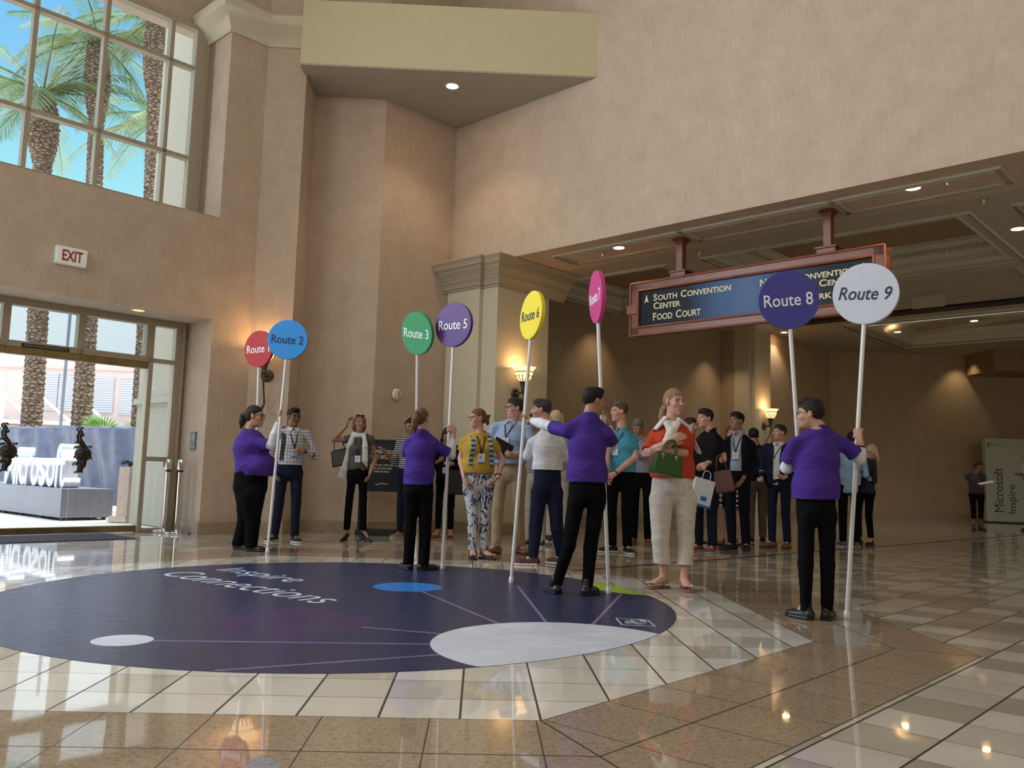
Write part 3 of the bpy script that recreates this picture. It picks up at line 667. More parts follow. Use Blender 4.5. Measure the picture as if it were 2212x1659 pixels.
deco = dec.build('floor_decal', vinyl('navy_vinyl', (.024, .032, .085))); tag(deco, 'huge round navy floor decal reading Inspire Connections on the tiles', 'floor sticker')
def shape(name, poly, m, z=.0024): b = MB(); b.prism(poly, .0018, z); return b.build(name, m, deco)
WV = vinyl('white_vinyl', (.60, .64, .72), .33)
# circle through three points
def circ3(a, b, c):
    ax, ay = a; bx, by = b; cx_, cy_ = c; d = 2 * (ax * (by - cy_) + bx * (cy_ - ay) + cx_ * (ay - by))
    ux = ((ax * ax + ay * ay) * (by - cy_) + (bx * bx + by * by) * (cy_ - ay) + (cx_ * cx_ + cy_ * cy_) * (ay - by)) / d
    uy = ((ax * ax + ay * ay) * (cx_ - bx) + (bx * bx + by * by) * (ax - cx_) + (cx_ * cx_ + cy_ * cy_) * (bx - ax)) / d
    return (ux, uy), math.hypot(ax - ux, ay - uy)
wc, wr_ = circ3((-.26, 5.13), (.49, 5.97), (.02, 4.57))
def lineq(a, b, w, m, z=.00235):
    a = Vector(a); b = Vector(b); n_ = Vector((-(b - a).y, (b - a).x)).normalized() * w / 2
    shape('connecting_line', [(a - n_)[:], (b - n_)[:], (b + n_)[:], (a + n_)[:]], m, z)
LV = vinyl('mauve_vinyl', (.24, .15, .33)); DV = vinyl('plum_vinyl', (.042, .028, .10))
shape('large_white_disc', clip_circle(wc, wr_), WV, .0028)
shape('small_white_disc', clip_circle((-2.0, 5.045), .165, 48), WV, .0026)
shape('blue_disc', clip_circle((-.60, 7.61), .30, 48), vinyl('azure_vinyl', (.03, .20, .60)), .0026)
shape('faded_plum_disc', clip_circle((-1.20, 5.76), .49, 64), DV, .0026)
shape('plum_disc', clip_circle((.355, 8.03), .16, 40), DV, .0026)
shape('lime_disc', clip_circle((1.62, 8.05), .62, 80), vinyl('lime_vinyl', (.36, .50, .04)), .0026)
for a, b in (((-1.83, 5.055), (-.22, 5.13)), ((-.46, 7.35), (.19, 5.8)), ((.37, 7.90), (.49, 5.9)), ((1.26, 7.50), (.75, 5.75)), ((-.73, 5.63), (-.20, 5.46)), ((-1.27, 4.36), (-.18, 4.85))): lineq(a, b, .024, LV, .0026)
lineq((-1.12, 5.3), (-.98, 4.4), .05, DV, .0024)
# lettering reads away from the viewer, tilted across the decal
td = (Vector((-1.03, 6.68)) - Vector((-2.83, 8.25))).normalized(); tu = Vector((-td.y, td.x))
text('lettering', 'Inspire', .4, WV, (-2.03, 8.19, .0026), (td.x, td.y, 0), (tu.x, tu.y, 0), deco, fit=(1.18, .40), extrude=.0003, bold=-.002)
text('lettering', 'Connections', .4, WV, (-1.95, 7.45, .0026), (td.x, td.y, 0), (tu.x, tu.y, 0), deco, fit=(2.30, .36), extrude=.0003, bold=-.002)
bx = MB()
c_ = [(1.0, 6.21), (1.23, 6.17), (1.235, 5.90), (1.0, 5.93)]
bx2 = [(1.012, 6.196), (1.218, 6.158), (1.222, 5.914), (1.012, 5.944)]
z_ = .0026
bx.add([(x, y, z_) for x, y in c_] + [(x, y, z_) for x, y in bx2], [(i, (i + 1) % 4, 4 + (i + 1) % 4, 4 + i) for i in range(4)])
bx.build('outlined_box', WV, deco)
bx = MB(); pts = [(1.045, 6.06), (1.085, 6.055), (1.10, 6.055), (1.10, 6.13), (1.16, 6.14), (1.195, 6.09), (1.19, 6.01), (1.15, 5.975), (1.11, 5.985), (1.10, 6.055)]
bx.tube([(x, y, .0024) for x, y in pts], .010, 4, flat=.02)
bx.tube([(x, y, .0024) for x, y in ((1.035, 6.0), (1.09, 6.0), (1.13, 6.03))], .008, 4, flat=.02)
bx.build('symbol', WV, deco)
# navy tape line across the tiles
b = MB(); a_ = G(1236, 1233.5); c_ = G(2212, 1155.6); d_ = (c_ - a_).normalized(); c_ = a_ + d_ * 24; n_ = Vector((-d_.y, d_.x, 0)) * .035
b.prism([(a_ - n_)[:2], (c_ - n_)[:2], (c_ + n_)[:2], (a_ + n_)[:2]], .0005, .0018); tag(b.build('floor_tape', plain('navy_tape', (.022, .025, .10), .4)), 'long navy tape line running across the floor behind the sign holders', 'tape')

# ------------------------------------------------------------ route signs
def route_sign(n, colr, textc, disc_px, turn, bottom, lab, D=.475, th=.04, topY=None, shear=0, roll=0):
    """disc on a white pole; bottom = floor point, disc centre seen at disc_px; turn = degrees the face is turned to the viewer's left"""
    bt = Vector(bottom); C = YP(*disc_px, topY if topY is not None else bt.y)
    e = empty('route_sign', bt, lab, 'sign', 'round route signs on white poles')
    ax = (C - bt).normalized(); a = math.radians(turn)
    view = Vector((C.x, C.y, 0)).normalized(); nrm = -view; nrm = Vector((nrm.x * math.cos(-a) - nrm.y * math.sin(-a), nrm.x * math.sin(-a) + nrm.y * math.cos(-a), 0))
    nrm = (nrm - ax * nrm.dot(ax)).normalized(); xd = ax.cross(nrm)
    c = C - bt
    b = MB(); b.lathe([(0.001, -th / 2), (D / 2 - .003, -th / 2), (D / 2, -th / 2 + .003), (D / 2, th / 2 - .003), (D / 2 - .003, th / 2), (.001, th / 2)], c, 72, axis=nrm)
    b.build('disc', plain('sign_' + n, colr, .45, amt=.02, nscale=4), e, smooth=True)
    b = MB(); b.tube([ax * .04, c - ax * (D / 2 - .02)], .0165, 16); b.build('pole', M['pole'], e, smooth=True)
    b = MB(); b.tube([ax * .0, ax * .012, ax * .05, ax * .055], [.021, .023, .022, .018], 16); b.build('end_cap', M['white'], e, smooth=True)
    text('lettering', 'Route ' + n, .1, plain('sign_text_' + ('light' if textc[0] > .4 else 'dark'), textc, .5, amt=.02), c + nrm * (th / 2 + .0015) + xd * -.002, xd, ax, e, fit=(D * .80, D * .215), extrude=.0012, bold=.0006, shear=shear)
    return e
M['pole'] = plain('white_pvc', (.74, .75, .75), .3, amt=.02)
LT = (.85, .87, .9); DK = (.03, .035, .09)
gv = lambda x, y: (G(x, y).x, G(x, y).y, 0)
route_sign('1', (.42, .028, .035), LT, (560, 754), 44, (YP(553, 1100, 10.95).x, 10.95, 0), 'red round Route 1 sign with white lettering on a white pole')
route_sign('2', (.035, .30, .78), DK, (622, 734), 14, gv(577, 1194), 'light blue round Route 2 sign with dark lettering held high by the left woman', D=.485)
route_sign('3', (.035, .29, .12), LT, (902, 720), 44, gv(898, 1209), 'green round Route 3 sign with white lettering on a white pole', topY=9.3)
route_sign('5', (.085, .03, .20), LT, (981, 702), 38, gv(956, 1229), 'dark violet round Route 5 sign with white lettering on a white pole', D=.485)
route_sign('6', (.84, .70, .05), (.02, .02, .02), (1150, 681), 64, gv(1104, 1259), 'yellow round Route 6 sign turned almost edge-on with black lettering')
route_sign('7', (.55, .055, .24), LT, (1290, 642), 76, gv(1315, 1282), 'pink round Route 7 sign turned almost fully edge-on')
route_sign('8', (.055, .055, .29), LT, (1703, 648), -4, gv(1747, 1314), 'indigo round Route 8 sign with white lettering held by the right young man', D=.475, topY=6.72)
route_sign('9', (.60, .65, .76), DK, (1870, 635), 8, gv(1829, 1335), 'pale grey round Route 9 sign with slanted dark lettering', D=.49, shear=.22)
route_n = 8

# ------------------------------------------------------------ easel sign by the recess wall
e = empty('easel_sign', (-1.55, 13.62, 0), 'tall black easel sign about proper resort attire against the beige wall', 'sign', rz=-.10)
b = MB()
for x in (-.335, .335): b.box(x - .02, x + .02, -.02, .02, .06, 1.50)
for z in (.70, 1.48): b.box(-.335, .335, -.02, .02, z - .02, z + .02)
b.build('frame', M['black'], e, bevel=.004)
b = MB(); b.box(-.36, .36, -.16, .16, .0, .09, taper=.01); b.build('base', M['black'], e, bevel=.006)
b = MB(); b.box(-.315, .315, -.012, .012, .72, 1.46); b.build('panel', plain('easel_panel', (.022, .026, .034), .3), e)
for bd, z, w, h in (('PROPER RESORT\nATTIRE REQUIRED', 1.26, .54, .15), ('Please wear your swim cover-up,\nshirt and shoes while\ninside the resort.', 1.05, .50, .14)):
    text('lettering', bd, .06, M['gold'], (0, -.0135, z), (1, 0, 0), (0, 0, 1), e, fit=(w, h), extrude=.0005)
b = MB(); b.tube([(-.10, -.0135, .80), (-.07, -.0135, .785), (-.03, -.0135, .80), (-.01, -.0135, .82), (.01, -.0135, .79), (.04, -.0135, .82), (.06, -.0135, .79), (.10, -.0135, .80)], .005, 5, flat=.3); b.build('emblem', M['gold'], e)

# ------------------------------------------------------------ event banner at the right
bp = G(2129, 1128); e = empty('event_banner', (bp.x, bp.y, 0), 'tall pale Microsoft Inspire banner standing at the right edge of the hall', 'banner')
pr = YP(2212, 1131, bp.y - .25); xd = (Vector((pr.x, pr.y, 0)) - Vector((bp.x, bp.y, 0))).normalized(); yd = Vector((-xd.y, xd.x, 0))
BMm = plain('banner_cloth', (.50, .56, .50), .7, amt=.02)
b = MB(); b.obox(xd * .62 + EZ * 1.28, xd, yd, EZ, .62, .14, 1.24); b.build('panel', BMm, e)
b = MB(); b.obox(xd * .62 + EZ * .02, xd, yd, EZ, .64, .16, .02); b.build('foot', M['black'], e)
fr = yd * -.143
text('lettering', 'Microsoft', .3, M['navy_text'], xd * .34 + fr + EZ * .98, (0, 0, 1), -xd, e, fit=(1.32, .26), extrude=.001)
text('lettering', 'Inspire', .3, M['navy_text'], xd * .73 + fr + EZ * .72, (0, 0, 1), -xd, e, fit=(.86, .26), extrude=.001)
text('lettering', 'Microsoft', .3, plain('grey_lettering', (.20, .20, .21), .5), xd * .38 + fr + EZ * 2.33, xd, (0, 0, 1), e, fit=(.36, .07), extrude=.001)
for i, (dx, dz, cc) in enumerate(((-.035, .035, (.5, .10, .03)), (.035, .035, (.22, .42, .05)), (-.035, -.035, (.02, .25, .5)), (.035, -.035, (.6, .42, .04)))):
    b = MB(); b.obox(xd * (.12 + dx) + fr + EZ * (2.33 + dz), xd, yd, EZ, .03, .002, .03); b.build('logo_square', plain('logo_%d' % i, cc, .5), e)

# ------------------------------------------------------------ outside: forecourt, letters, fence, palms, building
og = MB(); og.prism([(-9.6, 8.3), (26.9, 44.8), (26.9, 60), (-60, 60), (-60, -12), (-9.6, -12)], -.08, -.012)
og_o = og.build('ground_outside', plain('sunlit_concrete', (.62, .57, .50), .8, nscale=2, amt=.06)); struct(og_o)
pA = Vector((-7.203, 15.082, 0)); pdir = Vector((-.7366, .6763, 0)); pn = Vector((.6763, .7366, 0)); pw = (Vector((-7.067, 15.931, 0)) - pA).dot(pn)
e = empty('letter_plinth', pA, 'long grey metal plinth carrying the white letters outside the doors', 'plinth')
b = MB(); b.obox(pdir * 2.5 + pn * .45 + EZ * .29, pdir, pn, EZ, 2.5, .45, .25); b.build('body', plain('grey_metal_panel', (.21, .22, .26), .4, metal=.3, amt=.04, nscale=2), e, bevel=.004)
b = MB()
for k in range(5): b.obox(pdir * (.12 + .9 * k) + pn * .1 + EZ * .02, pdir, pn, EZ, .03, .03, .025); b.obox(pdir * (.12 + .9 * k) + pn * .8 + EZ * .02, pdir, pn, EZ, .03, .03, .025)
b.build('foot', M['black'], e)
LW = plain('white_letter_paint', (.78, .80, .86), .4, amt=.02)
org = pA + pn * .12 + pdir * .03
me_items = [('t', .02, .25, .66), ('f', .22, .25, .78), ('o', .45, .38, .52), ('s', .85, .30, .52), ('o', 1.17, .38, .52), ('r', 1.57, .22, .52), ('c', 1.80, .31, .52), ('i', 2.14, .10, .72), ('M', 2.27, .56, .68)]
for ch, off, w_, h_ in me_items:
    c = pA + pn * .30 + pdir * (off + .32 + w_ / 2) + EZ * (.545 + h_ / 2)
    o = text('display_letter', ch, .6, LW, (0, 0, 0), -pdir, (0, 0, 1), None, fit=(w_, h_), extrude=.14, bold=.012)
    o.location = c; tag(o, {'t': 'white freestanding letter t, last of the word, nearest the door edge', 'f': 'white freestanding letter f beside the final t', 's': 'white freestanding letter s between two round letters', 'r': 'white freestanding letter r on the grey plinth', 'c': 'white freestanding letter c next to the dotted i', 'i': 'white freestanding dotted letter i on the grey plinth', 'M': 'white freestanding capital letter at the start of the word'}.get(ch, 'white freestanding round letter o, %s of the two' % ('nearer to the final t' if off < .6 else 'farther from the final t')), 'letter', 'white letters outside the doors')
# tarp fence
fA, fB = Vector((-12.5, 21.5, 0)), Vector((-6.60, 18.0, 0)); fd = (fB - fA).normalized(); fn = Vector((fd.y, -fd.x, 0)); fl_ = (fB - fA).length + 2.2
vs, fs = [], []; nx, nz = 120, 24
for j in range(nz + 1):
    for i in range(nx + 1):
        u_ = i / nx * fl_; z = .10 + j / nz * 1.70; w = math.sin(u_ * 5.1 + 1.3 * math.sin(u_ * 2.2)) * .05 * (1 - .5 * j / nz) + .05 * math.sin(u_ * 2.3 + z * 2.1) + .03 * math.sin(u_ * 11 + z * 3)
        p = fA + fd * u_ + fn * w; vs.append((p.x, p.y, z))
for j in range(nz):
    for i in range(nx): a = j * (nx + 1) + i; fs.append((a, a + 1, a + nx + 2, a + nx + 1))
e = empty('tarp_fence', fA, 'navy tarpaulin-covered fence behind the outdoor letters', 'fence')
b = MB(); b.v = vs; b.f = fs; b.mi = [0] * len(fs); o = b.build('tarpaulin', plain('navy_tarp', (.14, .15, .215), .36, nscale=5, amt=.2), None, smooth=True); md = o.modifiers.new('thick', 'SOLIDIFY'); md.thickness = .008
po = []
for k in range(6):
    b = MB(); p = fA + fd * (k * 1.7 + .3) - fn * .14; b.tube([p, p + EZ * 1.8], .03, 8); po.append(b.build('post', M['chrome']))
adopt(e, o, *po)
# pale pier with a tied ribbon
b = MB(); q = G(272, 1128); b.box(q.x - .16, q.x + .02, q.y - .05, q.y + .40, .10, .95); b.box(q.x - .28, q.x + .03, q.y - .10, q.y + .45, 0, .10, taper=.02); tag(b.build('garden_pier', plain('pink_stucco', (.66, .50, .42), .8)), 'pale pink stucco pier outside next to the sidelight', 'pier')
b = MB(); c = Vector((q.x - .06, q.y + .1, .99)); b.tube([c + Vector((-.12, 0, .02)), c + Vector((-.03, -.02, .05)), c + Vector((.1, 0, .0))], .035, 8); b.tube([c, c + Vector((.06, -.02, -.12)), c + Vector((.10, -.02, -.28))], .022, 6); tag(b.build('tied_ribbon', M['black']), 'dark knotted ribbon on top of the pink pier', 'ribbon')
# gravel strip
rg = random.Random(4); gv_ = MB()
for k in range(260):
    t_ = rg.random(); p = G(200 + 75 * t_, 1117 - 3 * t_ + rg.uniform(-2.2, 2.2)); gv_.ball((p.x, p.y, .01), rg.uniform(.015, .03), 6, (1, 1.2, .6))
tag(gv_.build('gravel', plain('river_gravel', (.35, .26, .20), .8, nscale=30, amt=.5)), 'strip of brown gravel along the foot of the tarp fence', 'gravel', kind='stuff')
# building
Yb = 33.0
def bq(x0, y0, x1, y1): a = YP(x0, y0, Yb); c = YP(x1, y1, Yb); return a.x, c.x, c.z, a.z
e = empty('stucco_building', (-16, Yb, 0), 'pale pink stucco building with grey louvre bays across the forecourt', 'building')
BLD = plain('pink_building_stucco', (.72, .56, .50), .85, nscale=3, amt=.04)
b = MB(); b.box(-16, 14, 0, 3, -.05, 5.0); b.box(-16, 14, -.06, 0, 4.55, 4.60)
wall_o = b.build('wall', BLD, e)
LVm = new_mat('grey_louvre'); _m, nt, bb_ = LVm; E.nt = nt; sp_ = nt.nodes.new('ShaderNodeSeparateXYZ'); nt.links.new(coords(nt, 'Object'), sp_.inputs[0]); f = efract(E(sp_.outputs[2]) * 11)
setp(bb_, nt, color=ramp(nt, f, [(.0, (.34, .34, .38)), (.35, (.40, .40, .43)), (.5, (.62, .60, .63)), (1, (.60, .58, .62))]), rough=.6)
for x0, x1 in ((90, 122), (131, 158), (206, 243), (262, 305), (330, 372)):
    a, c, z0, z1 = bq(x0, 806 + (x0 - 90) * .075, x1, 886 + (x0 - 90) * .06)
    b = MB(); b.box(a + 16, c + 16, -.06, .02, z0, z1); b.build('louvre', _m, e)
b = MB(); a, c, z0, z1 = bq(-60, 905, 170, 918); b.box(a + 14, c + 18, -2.2, -.1, z0 - .1, z0 + .12); b.build('canopy', plain('canopy_grey', (.45, .40, .36), .7), e)
b = MB()
for k in range(3):
    x_ = -1.0 + k * 1.3; b.box(x_, x_ + .09, -2.4, -2.3, 0, 3.4); b.tube([(x_ + .05, -2.35, 3.3), (x_ + 1.3, -2.35, 2.3)], .05, 6)
b.box(-4, 2.6, -2.45, -2.2, 2.3, 2.42); b.build('stair_frame', M['white'], e)
b = MB(); p = YP(137, 850, 27); b.tube([(p.x, 27, 0), (p.x, 27, 6)], .05, 8); tag(b.build('flag_pole', plain('pole_grey', (.2, .2, .25), .5)), 'thin grey pole standing in front of the louvred building', 'pole')
b = MB(); e2 = Vector(); p0 = PLN(375, 700, -1, 1, 19.3); s_ = (p0.x + p0.y) / S2
b.box(s_, s_ + 1.5, 13.0, 14.8, 0, 9.6, 'L'); b.box(s_ - .06, s_ + 1.5, 12.98, 14.85, 2.02, 2.12, 'L'); struct(b.build('wall_outside', plain('outside_cream', (.40, .37, .29), .8, amt=.03)))
# back screen of pale building seen through the transoms
b = MB(); p = YP(10, 720, 44); b.box(p.x - 30, p.x + 26, 44, 47, 0, 13.6); tag(b.build('pale_tower', plain('hazy_white_stucco', (.60, .62, .61), .9, amt=.02)), 'pale grey-white block far behind the louvred building', 'building')

def palm(base, h, r0, r1, lean, crown_r, nf, lab, bulge=True, seed=0, up=.6):
    rg = random.Random(seed); e = empty('date_palm', base, lab, 'palm tree', 'date palms outside the windows')
    n = int(h / .07); vs = []; fs = []; m_ = 22
    for i in range(n + 1):
        t = i / n; z = t * h; saw = (i % 2) * .13
        r = r0 + (r1 - r0) * t
        if bulge and t > .82: r *= 1 + .75 * math.sin((t - .82) / .18 * PI * .9)
        for k in range(m_):
            a = 2 * PI * (k + .5 * ((i // 2) % 2)) / m_
            rr = r * (1 + saw * (1 if k % 2 else .35) + rg.uniform(-.03, .03)); vs.append((lean[0] * t * t + rr * math.cos(a), lean[1] * t * t + rr * math.sin(a), z))
    for i in range(n):
        for k in range(m_): fs.append((i * m_ + k, i * m_ + (k + 1) % m_, (i + 1) * m_ + (k + 1) % m_, (i + 1) * m_ + k))
    b = MB(); b.add(vs, fs); b.build('trunk', M['palm_bark'], e)
    top = Vector((lean[0], lean[1], h)); nb = 0
    for i in range(nf):
        az = i * 2.399 + rg.uniform(-.2, .2); el = rg.uniform(-.25, 1.25) * up + .15 - .5 * (i / nf); L = crown_r * rg.uniform(.8, 1.1)
        b = MB(); pts = []; d = Vector((math.cos(az) * math.cos(el), math.sin(az) * math.cos(el), math.sin(el))); p = top.copy()
        ns = 26
        for j in range(ns + 1):
            pts.append(p.copy()); d = (d + Vector((0, 0, -.030 - .025 * j / ns))).normalized(); p = p + d * (L / ns)
        b.tube(pts[:: 3] + [pts[-1]], [.03 * (1 - .9 * j / (len(pts[::3]))) for j in range(len(pts[::3]) + 1)], 4)
        sd = Vector((-math.sin(az), math.cos(az), 0))
        for j in range(3, ns * 2):
            q = j / 2; i0 = min(int(q), ns - 1); c = pts[i0].lerp(pts[i0 + 1], q - i0); dd = (pts[i0 + 1] - pts[i0]).normalized(); up_ = sd.cross(dd)
            ll = L * .20 * math.sin(PI * min(1, (j / (ns * 2)) * .85 + .12)) + .08
            for s_ in (-1, 1):
                lf = (sd * s_ * .75 + dd * .75 + up_ * rg.uniform(.0, .35) - EZ * .10).normalized() * ll * rg.uniform(.85, 1.1); w_ = dd * .011
                b.add([c - w_, c + w_, c + lf * .6 + w_ - EZ * .01, c + lf - EZ * .05, c + lf * .6 - w_ - EZ * .01], [(0, 1, 2, 3, 4)])
        b.build('frond', M['palm_leaf'] if i % 3 else M['palm_leaf2'], e); nb += 1
    return e
def bark_mat():
    m, nt, b = new_mat('palm_bark'); v = nt.nodes.new('ShaderNodeTexVoronoi'); v.feature = 'DISTANCE_TO_EDGE'; v.inputs['Scale'].default_value = 1.0; nt.links.new(coords(nt, 'Object', (7, 7, 15)), v.inputs['Vector']); n = noise(nt, coords(nt, 'Object'), 12, 4)
    c = mix(nt, 1.0, ramp(nt, v.outputs['Distance'], [(0, (.05, .03, .02)), (.10, (.22, .15, .10)), (.35, (.42, .33, .25))]), ramp(nt, n, [(.3, (.7, .7, .7)), (.7, (1, 1, 1))]), 'MULTIPLY')
    setp(b, nt, color=c, rough=.9, spec=.1, normal=bump(nt, v.outputs['Distance'], .9, .05)); return m
M['palm_bark'] = bark_mat()
def leaf(name, c):
    m, nt, b = new_mat(name); n = noise(nt, coords(nt, 'Object'), 2.0, 3)
    setp(b, nt, color=ramp(nt, n, [(.3, mul(c, .7)), (.7, mul(c, 1.4))]), rough=.5)
    t = nt.nodes.new('ShaderNodeBsdfTranslucent'); t.inputs[0].default_value = (c[0] * 1.5, c[1] * 1.5, c[2], 1); mx = nt.nodes.new('ShaderNodeMixShader'); mx.inputs[0].default_value = .35
    nt.links.new(b.outputs[0], mx.inputs[1]); nt.links.new(t.outputs[0], mx.inputs[2]); nt.links.new(mx.outputs[0], nt.nodes['Material Output'].inputs[0]); return m
M['palm_leaf'] = leaf('palm_leaf', (.12, .175, .075)); M['palm_leaf2'] = leaf('palm_leaf_pale', (.23, .26, .12))
YT = 22.0
def pb(px, py, Y=YT): q = YP(px, py, Y); return q
a = pb(75, 850); t = pb(93, 200); palm((a.x, YT, -.05), t.z, .24, .21, (t.x - a.x, 0), 2.9, 24, 'left date palm with a full crown seen in the middle upper pane', seed=1, up=.95)
a = pb(182, 850); t = pb(212, 85); palm((a.x, YT, -.05), t.z, .24, .17, (t.x - a.x, 0), 2.6, 18, 'slender middle date palm behind the window mullion', seed=2)
a = pb(305, 850, 21); t = pb(338, 35, 21); palm((a.x, 21, -.05), t.z, .17, .16, (t.x - a.x, 0), 2.4, 14, 'right date palm whose head is cut by the window top', seed=5)
a = pb(352, 850, 26); t = pb(362, 250, 26); palm((a.x, 26, -.05), t.z, .17, .16, (t.x - a.x, 0), 3.2, 18, 'date palm with drooping fronds behind the right window panes', seed=9, up=.35)
# fan palm shrub above the fence
e = empty('fan_palm', YP(240, 925, 21.5) - EZ * .5, 'bright green fan palm shrub peeking over the tarp fence', 'shrub'); rg = random.Random(3)
for i in range(18):
    az = rg.uniform(0, 2 * PI); el = rg.uniform(.05, 1.1); d = Vector((math.cos(az) * math.cos(el), math.sin(az) * math.cos(el), math.sin(el))); sd = d.cross(EZ).normalized(); up_ = sd.cross(d); c = d * .45
    b = MB(); b.tube([(0, 0, 0), c], .012, 4)
    for k in range(15):
        a = (k - 7) / 7 * 1.15; dd = (d * math.cos(a) + sd * math.sin(a)).normalized(); L = .62; w_ = d.cross(dd); w_ = up_.cross(dd).normalized() * .02
        b.add([c - w_ * .3, c + w_ * .3, c + dd * L * .6 + w_, c + dd * L - EZ * .06, c + dd * L * .6 - w_], [(0, 1, 2, 3, 4)])
    b.build('fan_leaf', M['fan_leaf'] if 'fan_leaf' in M else M.setdefault('fan_leaf', leaf('fan_leaf', (.20, .33, .12))), e)

# ------------------------------------------------------------ smooth solid builder for figures (distance grid + surface nets)
def A3(v): return np.array([v[0], v[1], v[2]], dtype=np.float32)
def nrm(v): v = A3(v); return v / max(1e-9, float(np.linalg.norm(v)))
class Field:
    def __init__(s, lo, hi, h):
        s.h = h; s.lo = A3(lo) - 3 * h; s.n = np.ceil((A3(hi) + 3 * h - s.lo) / h).astype(int) + 1
        s.a = np.full(tuple(s.n), .25, np.float32)
    def grid(s, lo, hi):
        i0 = np.clip(np.floor((lo - s.lo) / s.h).astype(int), 0, s.n - 1); i1 = np.clip(np.ceil((hi - s.lo) / s.h).astype(int) + 1, 1, s.n)
        if (i1 <= i0).any(): return None, None
        sl = tuple(slice(a, b) for a, b in zip(i0, i1))
        ax = [s.lo[k] + s.h * np.arange(i0[k], i1[k], dtype=np.float32) for k in range(3)]
        return sl, (ax[0][:, None, None], ax[1][None, :, None], ax[2][None, None, :])
    def put(s, sl, d, k, sub=False):
        a = s.a[sl]
        if sub:
            d = -d; h_ = np.maximum(k - np.abs(a - d), 0) / max(k, 1e-6); s.a[sl] = np.maximum(a, d) + h_ * h_ * k * .25
        else:
            h_ = np.maximum(k - np.abs(a - d), 0) / max(k, 1e-6); s.a[sl] = np.minimum(a, d) - h_ * h_ * k * .25
    def cap(s, a, b, Wa, Wb=None, Da=None, Db=None, wdir=(1, 0, 0), k=.02, cuts=(), sub=False):
        a = A3(a); b = A3(b); Wb = Wa if Wb is None else Wb; Da = Wa if Da is None else Da; Db = Wb if Db is None else Db
        R = max(Wa, Wb, Da, Db) + k + 2 * s.h; sl, P = s.grid(np.minimum(a, b) - R, np.maximum(a, b) + R)
        if sl is None: return s
        ab = b - a; L = max(1e-5, float(np.linalg.norm(ab))); ax = ab / L; wd = A3(wdir); wd = wd - ax * float(wd @ ax)
        if np.linalg.norm(wd) < 1e-3: wd = np.cross(ax, A3((0, 1, .1)))
        wd = wd / np.linalg.norm(wd); dd = np.cross(ax, wd)
        q = [P[i] - a[i] for i in range(3)]; dot = lambda v: q[0] * v[0] + q[1] * v[1] + q[2] * v[2]
        t = dot(ax); tc = np.clip(t / L, 0, 1); u = dot(wd); v = dot(dd); w = t - tc * L
        W = Wa + (Wb - Wa) * tc; D = Da + (Db - Da) * tc; m_ = np.minimum(W, D)
        k0 = np.sqrt((u / W) ** 2 + (v / D) ** 2 + (w / m_) ** 2) + 1e-6; k1 = np.sqrt((u / W ** 2) ** 2 + (v / D ** 2) ** 2 + (w / m_ ** 2) ** 2) + 1e-6
        d = k0 * (k0 - 1) / k1
        d = np.where(k0 < .5, -m_ * .5, d)
        for cp, cn in cuts:
            cp = A3(cp); cn = nrm(cn); d = np.maximum(d, (P[0] - cp[0]) * cn[0] + (P[1] - cp[1]) * cn[1] + (P[2] - cp[2]) * cn[2])
        s.put(sl, d, k, sub); return s
    def ell(s, c, r, R=None, k=.02, cuts=(), sub=False):
        """ellipsoid; R rows are its axes"""
        c = A3(c); r = A3(r); R = np.eye(3, dtype=np.float32) if R is None else R
        rr = float(r.max()) + k + 2 * s.h; sl, P = s.grid(c - rr, c + rr)
        if sl is None: return s
        q = [P[i] - c[i] for i in range(3)]; e = [(q[0] * R[i][0] + q[1] * R[i][1] + q[2] * R[i][2]) for i in range(3)]
        k0 = np.sqrt(sum((e[i] / r[i]) ** 2 for i in range(3))) + 1e-6; k1 = np.sqrt(sum((e[i] / r[i] ** 2) ** 2 for i in range(3))) + 1e-6
        d = k0 * (k0 - 1) / k1; d = np.where(k0 < .5, -float(r.min()) * .5, d)
        for cp, cn in cuts:
            cp = A3(cp); cn = nrm(cn); d = np.maximum(d, (P[0] - cp[0]) * cn[0] + (P[1] - cp[1]) * cn[1] + (P[2] - cp[2]) * cn[2])
        s.put(sl, d, k, sub); return s
    def cut(s, p, n, r=.0):
        p = A3(p); n = nrm(n); sl, P = s.grid(s.lo, s.lo + s.h * s.n)
        d = (P[0] - p[0]) * n[0] + (P[1] - p[1]) * n[1] + (P[2] - p[2]) * n[2]; a = s.a[sl]; k = max(r, 1e-5)
        h_ = np.maximum(k - np.abs(a - d), 0) / k; s.a[sl] = np.maximum(a, d) + h_ * h_ * k * .25; return s
    def at(s, p):
        f = (A3(p) - s.lo) / s.h; i = np.clip(np.floor(f).astype(int), 0, s.n - 2); t = f - i; v = 0
        for x in (0, 1):
            for y in (0, 1):
                for z in (0, 1): v += s.a[i[0] + x, i[1] + y, i[2] + z] * (t[0] if x else 1 - t[0]) * (t[1] if y else 1 - t[1]) * (t[2] if z else 1 - t[2])
        return v
    def hit(s, p, d, far=.4):
        """walk from outside (p + d*far) towards p and stop at the surface"""
        d = nrm(d); p = A3(p)
        for i in range(int(far / .004)):
            q = p + d * (far - i * .004)
            if s.at(q) < 0: return Vector(map(float, q))
        return Vector(map(float, p))
